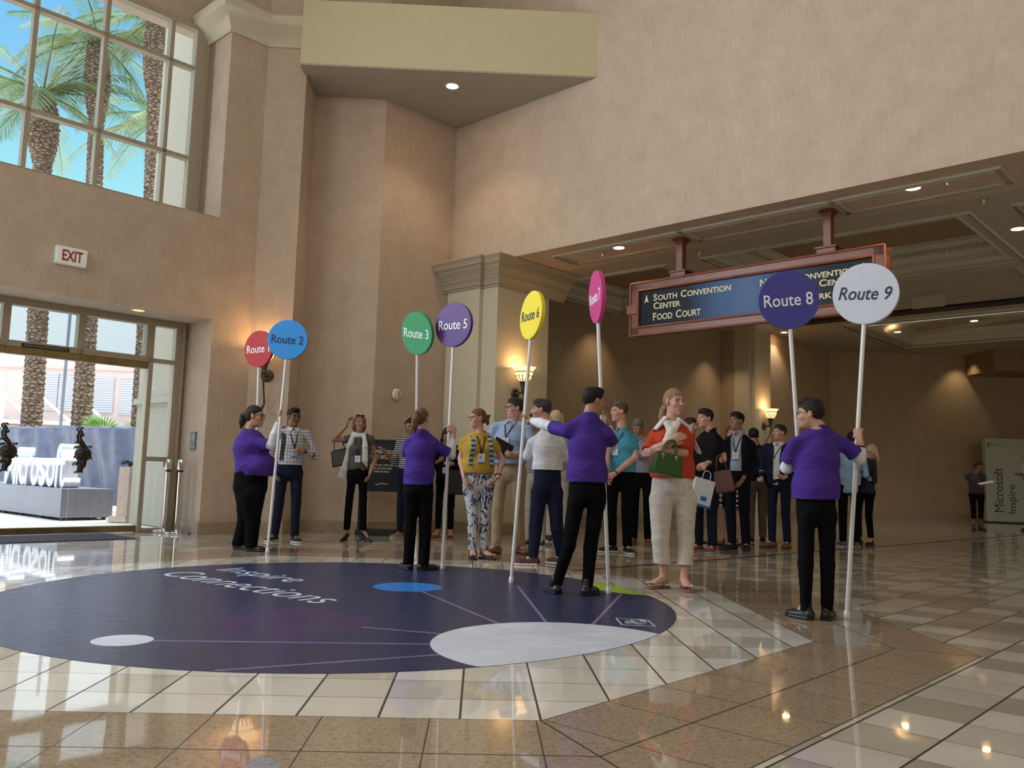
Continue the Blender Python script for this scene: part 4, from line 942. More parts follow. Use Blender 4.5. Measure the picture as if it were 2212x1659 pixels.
    def mesh(s, name, m=None, parent=None, wob=0.0, wsc=(13, 13, 34), seed=0, tint=None):
        a = s.a; ins = a < 0; S = ins.astype(np.int8)
        c = S[:-1, :-1, :-1] + S[1:, :-1, :-1] + S[:-1, 1:, :-1] + S[1:, 1:, :-1] + S[:-1, :-1, 1:] + S[1:, :-1, 1:] + S[:-1, 1:, 1:] + S[1:, 1:, 1:]
        act = (c > 0) & (c < 8); idx = np.argwhere(act)
        if not len(idx): return None
        num = np.full(act.shape, -1, np.int32); num[act] = np.arange(len(idx))
        offs = [(0, 0, 0), (1, 0, 0), (0, 1, 0), (1, 1, 0), (0, 0, 1), (1, 0, 1), (0, 1, 1), (1, 1, 1)]
        val = np.stack([a[idx[:, 0] + o[0], idx[:, 1] + o[1], idx[:, 2] + o[2]] for o in offs], 1)
        pos = np.zeros((len(idx), 3), np.float32); cnt = np.zeros(len(idx), np.float32)
        for i in range(8):
            for b in (1, 2, 4):
                j = i | b
                if j == i: continue
                vi, vj = val[:, i], val[:, j]; x = (vi < 0) != (vj < 0); t = np.where(x, vi / np.where(x, vi - vj, 1), 0)
                oi, oj = A3(offs[i]), A3(offs[j]); pos += np.where(x[:, None], oi + (oj - oi) * t[:, None], 0); cnt += x
        P = s.lo + s.h * (idx + pos / cnt[:, None]); Q = []
        for ax in range(3):
            e1, e2 = [(1, 2), (2, 0), (0, 1)][ax]
            sl0 = [slice(None)] * 3; sl1 = [slice(None)] * 3; sl0[ax] = slice(0, -1); sl1[ax] = slice(1, None)
            A_, B_2 = ins[tuple(sl0)], ins[tuple(sl1)]; e = np.argwhere(A_ != B_2)
            e = e[(e[:, e1] > 0) & (e[:, e2] > 0) & (e[:, e1] < act.shape[e1]) & (e[:, e2] < act.shape[e2])]
            fl_ = A_[e[:, 0], e[:, 1], e[:, 2]]; q = []
            for d1, d2 in ((1, 1), (0, 1), (0, 0), (1, 0)):
                cc = e.copy(); cc[:, e1] -= d1; cc[:, e2] -= d2; q.append(num[cc[:, 0], cc[:, 1], cc[:, 2]])
            q = np.stack(q, 1); q = np.where(fl_[:, None], q, q[:, ::-1]); Q.append(q)
        Q = np.concatenate(Q).astype(np.int32)
        me = bpy.data.meshes.new(name); me.vertices.add(len(P)); me.loops.add(Q.size); me.polygons.add(len(Q))
        if wob:
            r = np.random.RandomState(seed + 11); N = np.zeros_like(P)
            v0, v1, v2, v3 = (P[Q[:, i]] for i in range(4)); fn_ = np.cross(v2 - v0, v3 - v1)
            for i in range(4): np.add.at(N, Q[:, i], fn_)
            N /= np.linalg.norm(N, axis=1)[:, None] + 1e-9; dsp = np.zeros(len(P), np.float32)
            for o_ in range(8):
                f_ = (1.0, 1.6, 2.3, 3.1, 1.2, 1.9, 2.7, 3.6)[o_]; kv = r.randn(3) * A3(wsc) * f_ * .5
                ph = P @ kv.astype(np.float32) + r.rand() * 6.28 + 2.2 * np.sin(P @ (r.randn(3) * 7).astype(np.float32) + r.rand() * 6); dsp += (.75 - 1.9 * np.sqrt(np.abs(np.sin(ph * .5)) + .02)) / f_ ** .8 * (.4 + .6 * np.sin(P @ (r.randn(3) * 6).astype(np.float32) + r.rand() * 6))
            P = P + N * (dsp * wob * .5)[:, None]
        me.vertices.foreach_set('co', P.astype(np.float32).ravel()); me.loops.foreach_set('vertex_index', Q.ravel())
        me.polygons.foreach_set('loop_start', np.arange(0, Q.size, 4, dtype=np.int32)); me.update(calc_edges=True)
        if tint is not None:
            at = me.color_attributes.new('tint', 'FLOAT_COLOR', 'POINT'); cc = np.ones((len(P), 4), np.float32); cc[:, :3] = tint(P); at.data.foreach_set('color', cc.ravel())
        return link(name, me, m, parent, True)

# ------------------------------------------------------------ cloth and skin materials
_skin = None
def skin_mat():
    global _skin
    if _skin: return _skin
    m, nt, b = new_mat('skin'); at = nt.nodes.new('ShaderNodeAttribute'); at.attribute_name = 'tint'
    n = noise(nt, coords(nt, 'Object'), 60, 3); setp(b, nt, color=mix(nt, .25, at.outputs['Color'], ramp(nt, n, [(.3, (.82, .80, .78)), (.7, (1, 1, 1))]), 'MULTIPLY'), rough=.5, spec=.35, normal=bump(nt, n, .06, .002)); _skin = m; return m
def cloth(name, c, kind='plain', c2=(.8, .8, .8), rough=.85, sc=1.0, c3=None):
    key = 'cloth_' + name
    if key in _plain: return _plain[key]
    m, nt, b = new_mat(key); ov = coords(nt, 'Object'); sp = nt.nodes.new('ShaderNodeSeparateXYZ'); nt.links.new(ov, sp.inputs[0]); X, Y, Z = (E(sp.outputs[i]) for i in range(3))
    wr = noise(nt, coords(nt, 'Object', (8, 8, 17)), 1.0, 4, .6); fine = noise(nt, ov, 260, 2)
    base = ramp(nt, wr, [(.3, mul(c, .88)), (.7, mul(c, 1.12))])
    if kind == 'plaid':
        n1 = efract((X + Y * .35) * (22 * sc)); n2 = efract(Z * (22 * sc)); h1 = efract((X + Y * .35) * (22 * sc) + .5); g = emax(emax(n1 < .16, n2 < .14), (h1 < .06) * .6); base = mix(nt, g, base, c2)
    elif kind == 'stripe': base = mix(nt, efract(Z * (34 * sc)) < .45, base, c2)
    elif kind == 'check': base = mix(nt, (E.op('ADD', efract((X + Y) * 60) < .5, efract(Z * 60) < .5)) * .5, base, c2)
    elif kind == 'dots':
        v = nt.nodes.new('ShaderNodeTexVoronoi'); v.inputs['Scale'].default_value = 13 * sc; v.inputs['Randomness'].default_value = .12; nt.links.new(ov, v.inputs['Vector']); base = mix(nt, E(v.outputs['Distance']) < .40, base, c2)
    elif kind == 'floral':
        w = nt.nodes.new('ShaderNodeTexVoronoi'); w.feature = 'F1'; w.inputs['Scale'].default_value = 8; mx = nt.nodes.new('ShaderNodeVectorMath'); mx.operation = 'ADD'; nv = nt.nodes.new('ShaderNodeTexNoise'); nv.inputs['Scale'].default_value = 9; nt.links.new(ov, nv.inputs['Vector']); sc_ = nt.nodes.new('ShaderNodeVectorMath'); sc_.operation = 'SCALE'; sc_.inputs['Scale'].default_value = .16; nt.links.new(nv.outputs['Color'], sc_.inputs[0])
        nt.links.new(ov, mx.inputs[0]); nt.links.new(sc_.outputs[0], mx.inputs[1]); nt.links.new(mx.outputs[0], w.inputs['Vector'])
        w2 = nt.nodes.new('ShaderNodeTexWave'); w2.inputs['Scale'].default_value = 7; w2.inputs['Distortion'].default_value = 14; w2.inputs['Detail'].default_value = 2; w2.inputs['Detail Scale'].default_value = 1.6; nt.links.new(ov, w2.inputs['Vector'])
        leafm = E.op('MULTIPLY', E(w.outputs['Distance']) < .50, E(w2.outputs[0]) > .52); base = mix(nt, leafm, base, c2)
        n3 = noise(nt, ov, 11, 1); base = mix(nt, E.op('MULTIPLY', E(n3) > .62, E(w2.outputs[0]) < .3), base, c3 or c2)
        n4 = noise(nt, ov, 14, 2); base = mix(nt, E(n4) > .60, base, (.10, .11, .20))
    elif kind == 'crinkle':
        w = noise(nt, coords(nt, 'Object', (110, 110, 6)), 1, 3); base = mix(nt, .5, base, ramp(nt, w, [(.3, (.66, .64, .6)), (.7, (1, 1, 1))]), 'MULTIPLY')
    elif kind == 'marl': base = mix(nt, .6, base, ramp(nt, noise(nt, ov, 90, 3), [(.4, (.4, .4, .45)), (.6, (1, 1, 1))]), 'MULTIPLY')
    setp(b, nt, color=base, rough=rough, spec=.05 if sum(c) < .12 else .2, normal=bump(nt, E(wr) + E(fine) * .08, .6, .022)); _plain[key] = m; return m
def hair_mat(c):
    key = 'hair_%.3f_%.3f_%.3f' % c
    if key in _plain: return _plain[key]
    m, nt, b = new_mat(key); n = noise(nt, coords(nt, 'Object', (70, 70, 14)), 1.0, 4, .7)
    setp(b, nt, color=ramp(nt, n, [(.32, mul(c, .45)), (.68, mul(c, 1.5))]), rough=.55, spec=.22, normal=bump(nt, n, .8, .006)); _plain[key] = m; return m
SK = dict(fair=(.56, .33, .24), pink=(.60, .34, .27), mid=(.46, .27, .18), tan=(.36, .20, .125), brown=(.20, .105, .06))

# ------------------------------------------------------------ one figure
def V3(p): return np.array([p[0], p[1], p[2]], np.float64)
def ribbon_strip(b, pts, l, f, w, t):
    vs = []; n = len(pts)
    for p in pts: vs += [p - l * w, p + l * w, p + l * w + f * t * 2, p - l * w + f * t * 2]
    b.add(vs, [q for i in range(n - 1) for q in ((4 * i, 4 * i + 1, 4 * i + 5, 4 * i + 4), (4 * i + 1, 4 * i + 2, 4 * i + 6, 4 * i + 5), (4 * i + 2, 4 * i + 3, 4 * i + 7, 4 * i + 6), (4 * i + 3, 4 * i, 4 * i + 4, 4 * i + 7))])
class Person:
    """figure standing on the floor; joints in metres relative to the point between the feet"""
    def __init__(s, foot, top, yaw, label, skin='fair', sex='m', bw=1.0, bd=1.0, head_yaw=None, head=None, hpitch=0, hroll=0, res=.008, group=None, hscale=1.0, lean=(0, 0), face=True, stub=0.0, brow=(.08, .05, .03)):
        g = G(*foot); s.O = Vector((g.x, g.y, 0)); s.Y = g.y; s.h = (YP(top[0], top[1], g.y).z) * 1.0; h = s.h; s.s = h / 1.78; s.res = res; s.sex = sex; s.bw = bw; s.bd = bd
        s.root = empty('person', s.O, label, 'person', group)
        a = math.radians(yaw); s.F = V3((math.sin(a), -math.cos(a), 0)); s.L = V3((math.cos(a), math.sin(a), 0)); s.U = V3((0, 0, 1)); s.skin = SK[skin] if isinstance(skin, str) else skin
        lx = V3((lean[0], lean[1], 0)); J = s.J = {}
        P = lambda l, f, u: s.L * l * h + s.F * f * h + s.U * u * h + lx * (u if u > .5 else u * .3) * h
        sw = .113 if sex == 'm' else .099
        J['pelvis'] = P(0, 0, .53); J['waist'] = P(0, .004, .60); J['chest'] = P(0, .0, .715); J['neck'] = P(0, -.004, .836)
        for q, sd in (('l', 1), ('r', -1)):
            J['sh' + q] = P(sd * sw, -.004, .797); J['hip' + q] = P(sd * .050 * bw, 0, .505); J['kn' + q] = P(sd * .054, .008, .285); J['an' + q] = P(sd * .056, 0, .048)
            J['el' + q] = J['sh' + q] + s.L * sd * .022 * h - s.F * .012 * h - s.U * .175 * h; J['wr' + q] = J['sh' + q] + s.L * sd * .03 * h + s.F * .02 * h - s.U * .315 * h
        s.toe = {q: s.F * .97 + s.L * sd * .22 for q, sd in (('l', 1), ('r', -1))}
        hy = math.radians(yaw if head_yaw is None else head_yaw); s.hs = s.s * 1.0 * hscale
        if head is None: J['head'] = V3(YP(top[0], top[1], s.Y) - s.O) - s.U * .122 * s.hs + 0 * s.F
        else: J['head'] = V3(YP(head[0], head[1], s.Y) - s.O)
        J['head'] = J['head'] + s.F * .012 * s.s
        hf = V3((math.sin(hy), -math.cos(hy), 0)); hl = V3((math.cos(hy), math.sin(hy), 0)); cp, sp_ = math.cos(math.radians(hpitch)), math.sin(math.radians(hpitch))
        hf2 = hf * cp + s.U * sp_; hu = s.U * cp - hf * sp_; cr_, sr = math.cos(math.radians(hroll)), math.sin(math.radians(hroll))
        s.HR = np.stack([hl * cr_ - hu * sr, hf2, hu * cr_ + hl * sr])
        s.hands = {}; s.face = face; s.stub = stub; s.brow = brow; s.feet = 'shoe'; s.fieldcache = {}
    def px(s, x, y, dy=0.0): return V3(YP(x, y, s.Y + dy) - s.O)
    def HP(s, x, y, z): return s.J['head'] + (s.HR[0] * x + s.HR[1] * y + s.HR[2] * z) * s.hs
    def arm(s, q, el=None, wr=None, hand=None, **kw):
        """el/wr: (px, py, dy) in the photo, or ('b', side, fwd, up) offsets from the shoulder in body heights"""
        sd = 1 if q == 'l' else -1
        for k, v in (('el', el), ('wr', wr)):
            if v is None: continue
            if v[0] == 'b': s.J[k + q] = s.J['sh' + q] + (s.L * sd * v[1] + s.F * v[2] + s.U * v[3]) * s.h
            else: s.J[k + q] = s.px(*v)
        if hand: s.hands[q] = (hand, kw)
        return s
    PRE = dict(down=((.022, -.012, -.175), (.03, .02, -.315)), pocket=((.065, -.03, -.165), (.03, .035, -.285)), belly=((.035, -.0, -.172), (-.055, .11, -.145)), phone=((.03, .01, -.172), (-.035, .13, -.085)), back=((.04, -.05, -.165), (-.03, -.07, -.28)), front=((.03, .02, -.175), (-.07, .10, -.25)))
    def pose(s, l='down', r='down'):
        for q, n_ in (('l', l), ('r', r)): e, w = s.PRE[n_]; s.arm(q, ('b', *e), ('b', *w))
        return s
    def bounds(s, pad=.22):
        p = np.array([v for v in s.J.values()]); lo = p.min(0) - pad; hi = p.max(0) + pad; lo[2] = -.02; return lo, hi
    # --- skin
    def handshape(s, F, q):
        J = s.J; k = s.s; sd = 1 if q == 'l' else -1; w = J['wr' + q]; fa = J['wr' + q] - J['el' + q]; fa = fa / np.linalg.norm(fa)
        mode, kw = s.hands.get(q, ('relax', {}))
        if mode == 'none': return
        if mode == 'grip':
            c = V3(kw['c']); a = V3(kw['axis']); a = a / np.linalg.norm(a); v = w - c; v = v - a * (v @ a); v = v / np.linalg.norm(v); R = (.0165 + .008) ; t = np.cross(a, v) * kw.get('turn', 1)
            def pt(ang, off, r=R): return c + (v * math.cos(ang) + t * math.sin(ang)) * r + a * off
            F.cap(w, c + v * .050 * k + a * .0, .029 * k, .036 * k, .024 * k, .020 * k, wdir=a, k=.02)
            F.cap(pt(.1, -.022 * k, .040 * k), pt(.1, .026 * k, .040 * k), .022 * k, .022 * k, k=.015)
            for i, off in enumerate((.034, .013, -.008, -.028)):
                off *= k; L = (.95, 1.0, .97, .85)[i]; pts = [pt(.25, off, R + .014), pt(.9, off, R + .006), pt(1.7, off * .97), pt(2.5 * L, off * .95), pt(3.5 * L, off * .92)]
                for j in range(4): F.cap(pts[j], pts[j + 1], (.0105, .0098, .009, .0082)[j] * k, (.0098, .009, .0082, .0075)[j] * k, k=.0035)
            pts = [pt(-.2, .015 * k, R + .02), pt(-.9, .034 * k, R + .008), pt(-1.7, .042 * k), pt(-2.4, .044 * k)]
            if kw.get('point'): pts = [pt(-.2, .015 * k, R + .02), pt(-.5, .05 * k, R + .006), pt(-.6, .085 * k, R), pt(-.6, .11 * k, R)]
            for j in range(3): F.cap(pts[j], pts[j + 1], (.0135, .0115, .0105)[j] * k, (.0115, .0105, .0095)[j] * k, k=.006)
            return
        d = V3(kw['dir']) if 'dir' in kw else fa + V3((0, 0, -.25)) * (mode == 'relax'); d = d / np.linalg.norm(d)
        pn = V3(kw['palm']) if 'palm' in kw else -s.L * sd; pn = pn - d * (pn @ d); pn = pn / np.linalg.norm(pn); lat = np.cross(d, pn) * sd    # towards the thumb
        curl = kw.get('curl', .35); F.cap(w - d * .01, w + d * .078 * k, .026 * k, .038 * k, .020 * k, .014 * k, wdir=lat, k=.018)
        for i in range(4):
            o = (.029, .010, -.009, -.027)[i] * k; L = (.92, 1.0, .95, .78)[i] * k; p = w + d * (.080, .085, .082, .074)[i] * k + lat * o; a = curl * (.8 + .1 * i); dd = d
            for j, sg in enumerate((.040, .026, .020)):
                an = a * (j + 1) * (1.0 if j < 2 else .95); dd = d * math.cos(an) + pn * math.sin(an); n_ = p + dd * sg * L; F.cap(p, n_, (.0095, .0088, .008)[j] * k, (.0088, .008, .0072)[j] * k, k=.003); p = n_
        b = w + d * .025 * k + lat * .026 * k; t1 = b + (d * .6 + lat * .55 + pn * .35) * .045 * k; t2 = t1 + (d * .85 + lat * .1 + pn * (.3 + curl * .4)) * .030 * k; t3 = t2 + (d * .9 + pn * (.2 + curl * .5)) * .024 * k
        F.cap(b, t1, .014 * k, .0115 * k, k=.012); F.cap(t1, t2, .0112 * k, .010 * k, k=.004); F.cap(t2, t3, .010 * k, .0085 * k, k=.004)
    def body(s, bare_feet=False, legk=None):
        J = s.J; k = s.s; lk = legk or (1.0 if bare_feet else .72); k_ = k; lo, hi = s.bounds(); F = Field(lo, hi, s.res); H = s.HP; hs = s.hs; R = s.HR.astype(np.float32); m_ = s.sex == 'm'
        e = lambda c, r, **kw: F.ell(H(*c), tuple(q * hs for q in r), R, **kw)
        F.cap(J['pelvis'], J['waist'], .140 * k * s.bw, .125 * k * s.bw, .10 * k * s.bd, .09 * k * s.bd, s.L, .03); F.cap(J['waist'], J['chest'], .125 * k * s.bw, .145 * k * s.bw, .09 * k * s.bd, .10 * k * s.bd, s.L, .03)
        F.cap(J['chest'], J['chest'] * .3 + J['neck'] * .7, .145 * k * s.bw, .10 * k, .10 * k, .06 * k, s.L, .04); F.cap(J['shl'], J['shr'], .034 * k, k=.03)
        nb = J['neck'] - s.U * .03 * k; nr = .056 if m_ else .047
        F.cap(nb, H(0, -.018, -.035), nr * 1.12 * k, nr * hs, k=.03)
        for q in 'lr':
            aw = 1.0 if m_ else .88
            F.cap(J['sh' + q], J['el' + q], .042 * k * aw, .037 * k * aw, k=.02); F.cap(J['el' + q], J['el' + q] * .65 + J['wr' + q] * .35, .038 * k * aw, .040 * k * aw, k=.02); F.cap(J['el' + q] * .65 + J['wr' + q] * .35, J['wr' + q], .039 * k * aw, .026 * k * aw, k=.02)
            s.handshape(F, q)
            F.cap(J['hip' + q], J['kn' + q], .070 * k * s.bw ** .5 * lk, .046 * k * lk, k=.03); c_ = J['kn' + q] * .7 + J['an' + q] * .3 - s.F * .010 * k * lk
            F.cap(J['kn' + q], c_, .046 * k * lk, .049 * k * lk, k=.02); F.cap(c_, J['an' + q] + s.U * .03 * k, .049 * k * lk, .032 * k, k=.02)
            T = s.toe[q] / np.linalg.norm(s.toe[q]); A = J['an' + q]; W = np.cross(s.U, T)
            if bare_feet:
                b0 = A - T * .035 * k; b0[2] = A[2] - .024 * k; b1 = A + T * .125 * k; b1[2] = A[2] - .034 * k
                F.cap(A + s.U * .04, A - s.U * .01, .031 * k, .034 * k, k=.02); F.cap(b0, b1, .030 * k, .040 * k, .026 * k, .016 * k, W, .02); F.cap(A + T * .01, b1, .028 * k, .034 * k, .034 * k, .014 * k, W, .02)
                for i in range(5):
                    o = (.028, .012, -.003, -.017, -.030)[i] * (1 if q == 'r' else -1) * -1; p0 = b1 + W * o * k + T * (.015, .014, .010, .004, -.004)[i] * k; F.cap(p0, p0 + T * (.030, .026, .022, .018, .014)[i] * k, (.0125, .009, .0085, .008, .0075)[i] * k, k=.004)
            else: F.cap(A + s.U * .03 * k, A + T * .09 * k - s.U * (.048 * s.h - .03), .030 * k, .018 * k, k=.01)
        # head
        e((0, -.014, .035), (.074, .094, .084), k=.01); e((0, .020, -.020), (.060, .068, .088), k=.03); jw = .047 if m_ else .041
        e((0, .030, -.070), (jw, .050, .040), k=.025); e((0, .070, -.096), (.021 if m_ else .017, .018, .016), k=.02)
        for sx_ in (-1, 1):
            e((.038 * sx_, .060, -.018), (.024, .024, .026), k=.02); e((.0775 * sx_, -.004, .002), (.009, .019, .031), k=.006)
            if s.face: e((.033 * sx_, .0885, .0095), (.017, .016, .0095), k=.012, sub=True)
        F.cap(H(-.040, .074, .030), H(.040, .074, .030), .012 * hs, k=.016)
        F.cap(H(0, .086, .022), H(0, .103, -.017), .0075 * hs, .0115 * hs, k=.008)
        for sx_ in (-1, 1): F.cap(H(.009 * sx_, .100, -.022), H(.011 * sx_, .094, -.024), .0075 * hs, k=.006)
        F.cap(H(-.021, .081, -.055), H(.021, .081, -.055), .0085 * hs, k=.009); F.cap(H(-.016, .081, -.066), H(.016, .081, -.066), .008 * hs, k=.009)
        F.cap(H(-.024, .101, -.0605), H(.024, .101, -.0605), .0035 * hs, k=.005, sub=True)
        base = A3(s.skin); HC = J['head']; HR = s.HR; stub = s.stub; brow = A3(s.brow); face = s.face; U = None
        lipc = base * A3((.98, .60, .58)) if not m_ else base * A3((.88, .62, .58))
        def tint(P):
            q = (P - HC.astype(np.float32)) @ HR.T.astype(np.float32) / hs; x, y, z = np.abs(q[:, 0]), q[:, 1], q[:, 2]; c = np.tile(base, (len(P), 1))
            def mixc(mask, col, am): c[mask] = c[mask] * (1 - am) + col * am
            hd = (np.linalg.norm(q, axis=1) < .2)
            mixc(hd & (x < .062) & (x > .03) & (y > .045) & (z < .0) & (z > -.05), base * A3((1.08, .86, .82)), .6)
            mixc(hd & (x > .068), base * A3((1.02, .80, .76)), .6)
            if stub: mixc(hd & (z < -.030) & (y > .0) & ~((x < .024) & (np.abs(z + .06) < .012)), base * .45, stub)
            mixc(hd & (x < .024 - .6 * np.abs(z + .060)) & (y > .075) & (np.abs(z + .060) < .0125), lipc, .85)
            mixc(hd & (x < .020) & (y > .075) & (np.abs(z + .0605) < .0030), base * .35, .6)
            if face:
                mixc(hd & (x > .014) & (x < .052) & (y > .06) & (np.abs(z - .033 + .10 * np.abs(x - .036)) < .0058), brow, .75)
                mixc(hd & (x > .016) & (x < .050) & (y > .07) & (np.abs(z - .011) < .011), base * .62, .5)
            return np.clip(c, 0, 1)
        o = F.mesh('body', skin_mat(), s.root, tint=tint); s.BF = F
        if face:
            for sx_ in (-1, 1):
                b = MB(); c = Vector(H(.033 * sx_, .0655, .0095)); b.ball(c, .0125 * hs, 14); b.cur = 1; f = Vector(HR[1]); gz = Vector(HR[0]) * getattr(s, 'gaze', 0)
                b.lathe([(.0001, .0127), (.0030, .0126), (.0058, .0118)], c, 12, axis=f + gz); b.v = b.v[:-36] + [tuple(c + (Vector(v) - c) * hs * 1.01) for v in b.v[-36:]]
                b.build('eye', [plain('eye_white', (.62, .60, .57), .25), plain('iris', (.035, .025, .02), .2)], s.root, smooth=True)
        return o
    # --- garments
    def torso(s, F, fat=1.0, hem=None, top=.0, belly=0.0, bust=0.0, shp=1.0, box=1.0):
        J = s.J; k = s.s; w, d = s.bw * fat, s.bd * fat; wb = w * box
        F.cap(J['pelvis'] - s.U * .05 * k, J['waist'], .172 * k * wb, .158 * k * wb * shp, .125 * k * d * box, .118 * k * d * box, s.L, .04)
        F.cap(J['waist'], J['chest'], .158 * k * wb * shp, .165 * k * w, .118 * k * d * box, .125 * k * d, s.L, .05)
        F.cap(J['chest'], J['chest'] * .45 + J['neck'] * .55, .165 * k * w, .125 * k * w, .125 * k * d, .090 * k, s.L, .05)
        F.cap(J['shl'] * .90 + J['shr'] * .10, J['shr'] * .90 + J['shl'] * .10, .048 * k * fat, k=.04)
        for q in 'lr': F.cap(J['neck'] - s.U * .018 * k - s.F * .01 * k, J['sh' + q] * .85 + J['neck'] * .15 + s.U * .012 * k, .050 * k, .044 * k, k=.04)
        F.cap(J['neck'] - s.U * .045 * k, J['neck'] - s.U * .012 * k, .080 * k, .062 * k, k=.03)
        if belly: F.ell(J['waist'] + s.F * belly * .6 * k, ((.15 + belly * .3) * k * w, (.13 + belly * .35) * k, .17 * k), np.stack([s.L, s.F, s.U]).astype(np.float32), k=.06)
        if bust:
            for sd in (-1, 1): F.ell(J['chest'] + s.L * sd * .070 * k * w + s.F * .085 * k * d + s.U * .00, (.062 * k * bust, .055 * k * bust, .062 * k * bust), k=.05)
        return F
    def top(s, m, name='shirt', hem=.50, sleeve=.6, fat=1.0, belly=0, bust=0, neck=.066, wob=.004, loose=1.0, vee=None, collar=None, opening=None, shp=1.0, seed=0, hemtilt=0, box=1.0):
        J = s.J; k = s.s; h = s.h; lo, hi = s.bounds(.25); lo[2] = hem * h - .1; F = Field(lo, hi, max(.008, s.res)); s.torso(F, fat, belly=belly, bust=bust, shp=shp, box=box)
        for q in 'lr':
            S_, E_, W_ = J['sh' + q], J['el' + q], J['wr' + q]; sl = sleeve if not isinstance(sleeve, dict) else sleeve[q]
            if sl <= 1.0:
                p = S_ + (E_ - S_) * sl; n_ = E_ - S_; F.cap(S_, S_ + n_ * (sl + .15), .057 * k * fat, .060 * k * loose * fat, k=.035, cuts=[(p, n_)])
            else:
                F.cap(S_, E_, .056 * k * loose * fat, .049 * k * loose, k=.035); t_ = sl - 1; p = E_ + (W_ - E_) * t_; n_ = W_ - E_
                F.cap(E_, E_ + n_ * (t_ + .1), .050 * k * loose, .036 * k * loose, k=.02, cuts=[(p, n_)])
        hp = s.O.z + hem * h; F.cut((0, 0, hp), (s.F[0] * hemtilt, s.F[1] * hemtilt, -1), .006)
        nk = J['neck']; F.cap(nk + s.F * .012 * k + s.U * .010 * k, nk + s.U * .12 * k + s.F * .02 * k, neck * k, (neck + .02) * k, k=.01, sub=True)
        if vee: F.cap(nk + s.F * .10 * k - s.U * .0 * k, nk + s.F * .14 * k - s.U * vee * k, .045 * k, .010 * k, .06 * k, .05 * k, wdir=s.L, k=.01, sub=True)
        if opening:   # open front of a jacket
            w0, w1, zb_ = opening; F.cap(nk + s.F * .10 * k + s.U * .03, np.append((nk + s.F * .15 * k)[:2], zb_ * h), w0 * k, w1 * k, .11 * k, .11 * k, wdir=s.L, k=.01, sub=True)
        o = F.mesh(name, m, s.root, wob=wob, seed=seed); s.TF = F if not opening or not hasattr(s, 'TF') else s.TF; s.OF = F
        if collar is not None:
            b = MB(); n0 = Vector(nk + s.U * .018 * k); f = Vector(s.F); l = Vector(s.L); r = .064 * k; pts = []
            for i in range(17):
                a = -2.5 + 5.0 * i / 16; pts.append(n0 + (-f * math.cos(a) * .95 + l * math.sin(a)) * r - Vector((0, 0, 1)) * (.028 * k * (1 - math.cos(a)) * .5) + Vector((0, 0, .012 * k)))
            b.tube(pts, .012 * k, 8)
            for sd in (-1, 1):
                hit = lambda q: Vector(s.OF.hit(V3(q), s.F)) + f * .007
                a_ = n0 + f * r * 1.06 + l * sd * .006 * k - EZ * .012 * k; c_ = n0 + l * sd * r * .98 + f * .012 + EZ * .006; tp = hit(n0 + l * sd * .050 * k - EZ * .062 * k); md_ = hit(n0 + l * sd * .070 * k - EZ * .030 * k)
                q4 = [a_, tp, md_, c_]; b.add([v for v in q4] + [v + f * .007 + EZ * .004 for v in q4], [(3, 2, 1, 0), (4, 5, 6, 7), (0, 1, 5, 4), (1, 2, 6, 5), (2, 3, 7, 6), (3, 0, 4, 7)])
            b.build('collar', collar, o, smooth=True)
        return o
    def trousers(s, m, waist=.60, hem=.045, leg=1.0, hw=1.0, flare=1.0, wob=.004, seed=1, name='trousers'):
        J = s.J; k = s.s; h = s.h; lo, hi = s.bounds(.25); hi[2] = waist * h + .05; F = Field(lo, hi, max(.008, s.res)); w = s.bw * hw
        F.cap(J['pelvis'] - s.U * .03 * k, J['waist'] + s.U * .02, .166 * k * w, .150 * k * w, .117 * k * s.bd, .112 * k * s.bd, s.L, .03)
        base = F.a.copy(); res_ = None
        for q, sd in (('l', 1), ('r', -1)):
            a = J['hip' + q] + s.L * sd * .025 * k * (w - .9); F.ell(J['hip' + q] - s.F * .036 * k * s.bd, (.070 * k * w, .066 * k * s.bd, .09 * k), k=.04)
            F.cap(a, J['kn' + q], .088 * k * w ** .7 * leg, .066 * k * leg, k=.03); n_ = J['an' + q] - J['kn' + q]
            F.cap(J['kn' + q], J['an' + q] - s.U * .03, .066 * k * leg, .057 * k * leg * flare, k=.02)
            if res_ is None: res_ = F.a.copy(); F.a[:] = base
            else: h_ = np.maximum(.006 - np.abs(F.a - res_), 0) / .006; F.a = np.minimum(F.a, res_) - h_ * h_ * .0015
        F.cut((0, 0, waist * h), (0, 0, 1), .004); F.cut((0, 0, hem * h), (0, 0, -1), .004); s.PF = F
        return F.mesh(name, m, s.root, wob=wob, wsc=(13, 13, 24), seed=seed)
    def skirt(s, m, waist=.60, hem=.30, w=1.0):
        J = s.J; k = s.s; h = s.h; lo, hi = s.bounds(.25); hi[2] = waist * h + .05; F = Field(lo, hi, .009); c = lambda z: np.append(J['pelvis'][:2], z)
        F.cap(c(waist * h), c(.48 * h), .14 * k * w, .185 * k * w, .11 * k, .14 * k, s.L, .03); F.cap(c(.48 * h), c((hem - .08) * h), .185 * k * w, .20 * k * w, .14 * k, .16 * k, s.L, .03)
        F.cut((0, 0, waist * h), (0, 0, 1), .004); F.cut((0, 0, hem * h), (0, 0, -1), .004); return F.mesh('skirt', m, s.root, wob=.006)
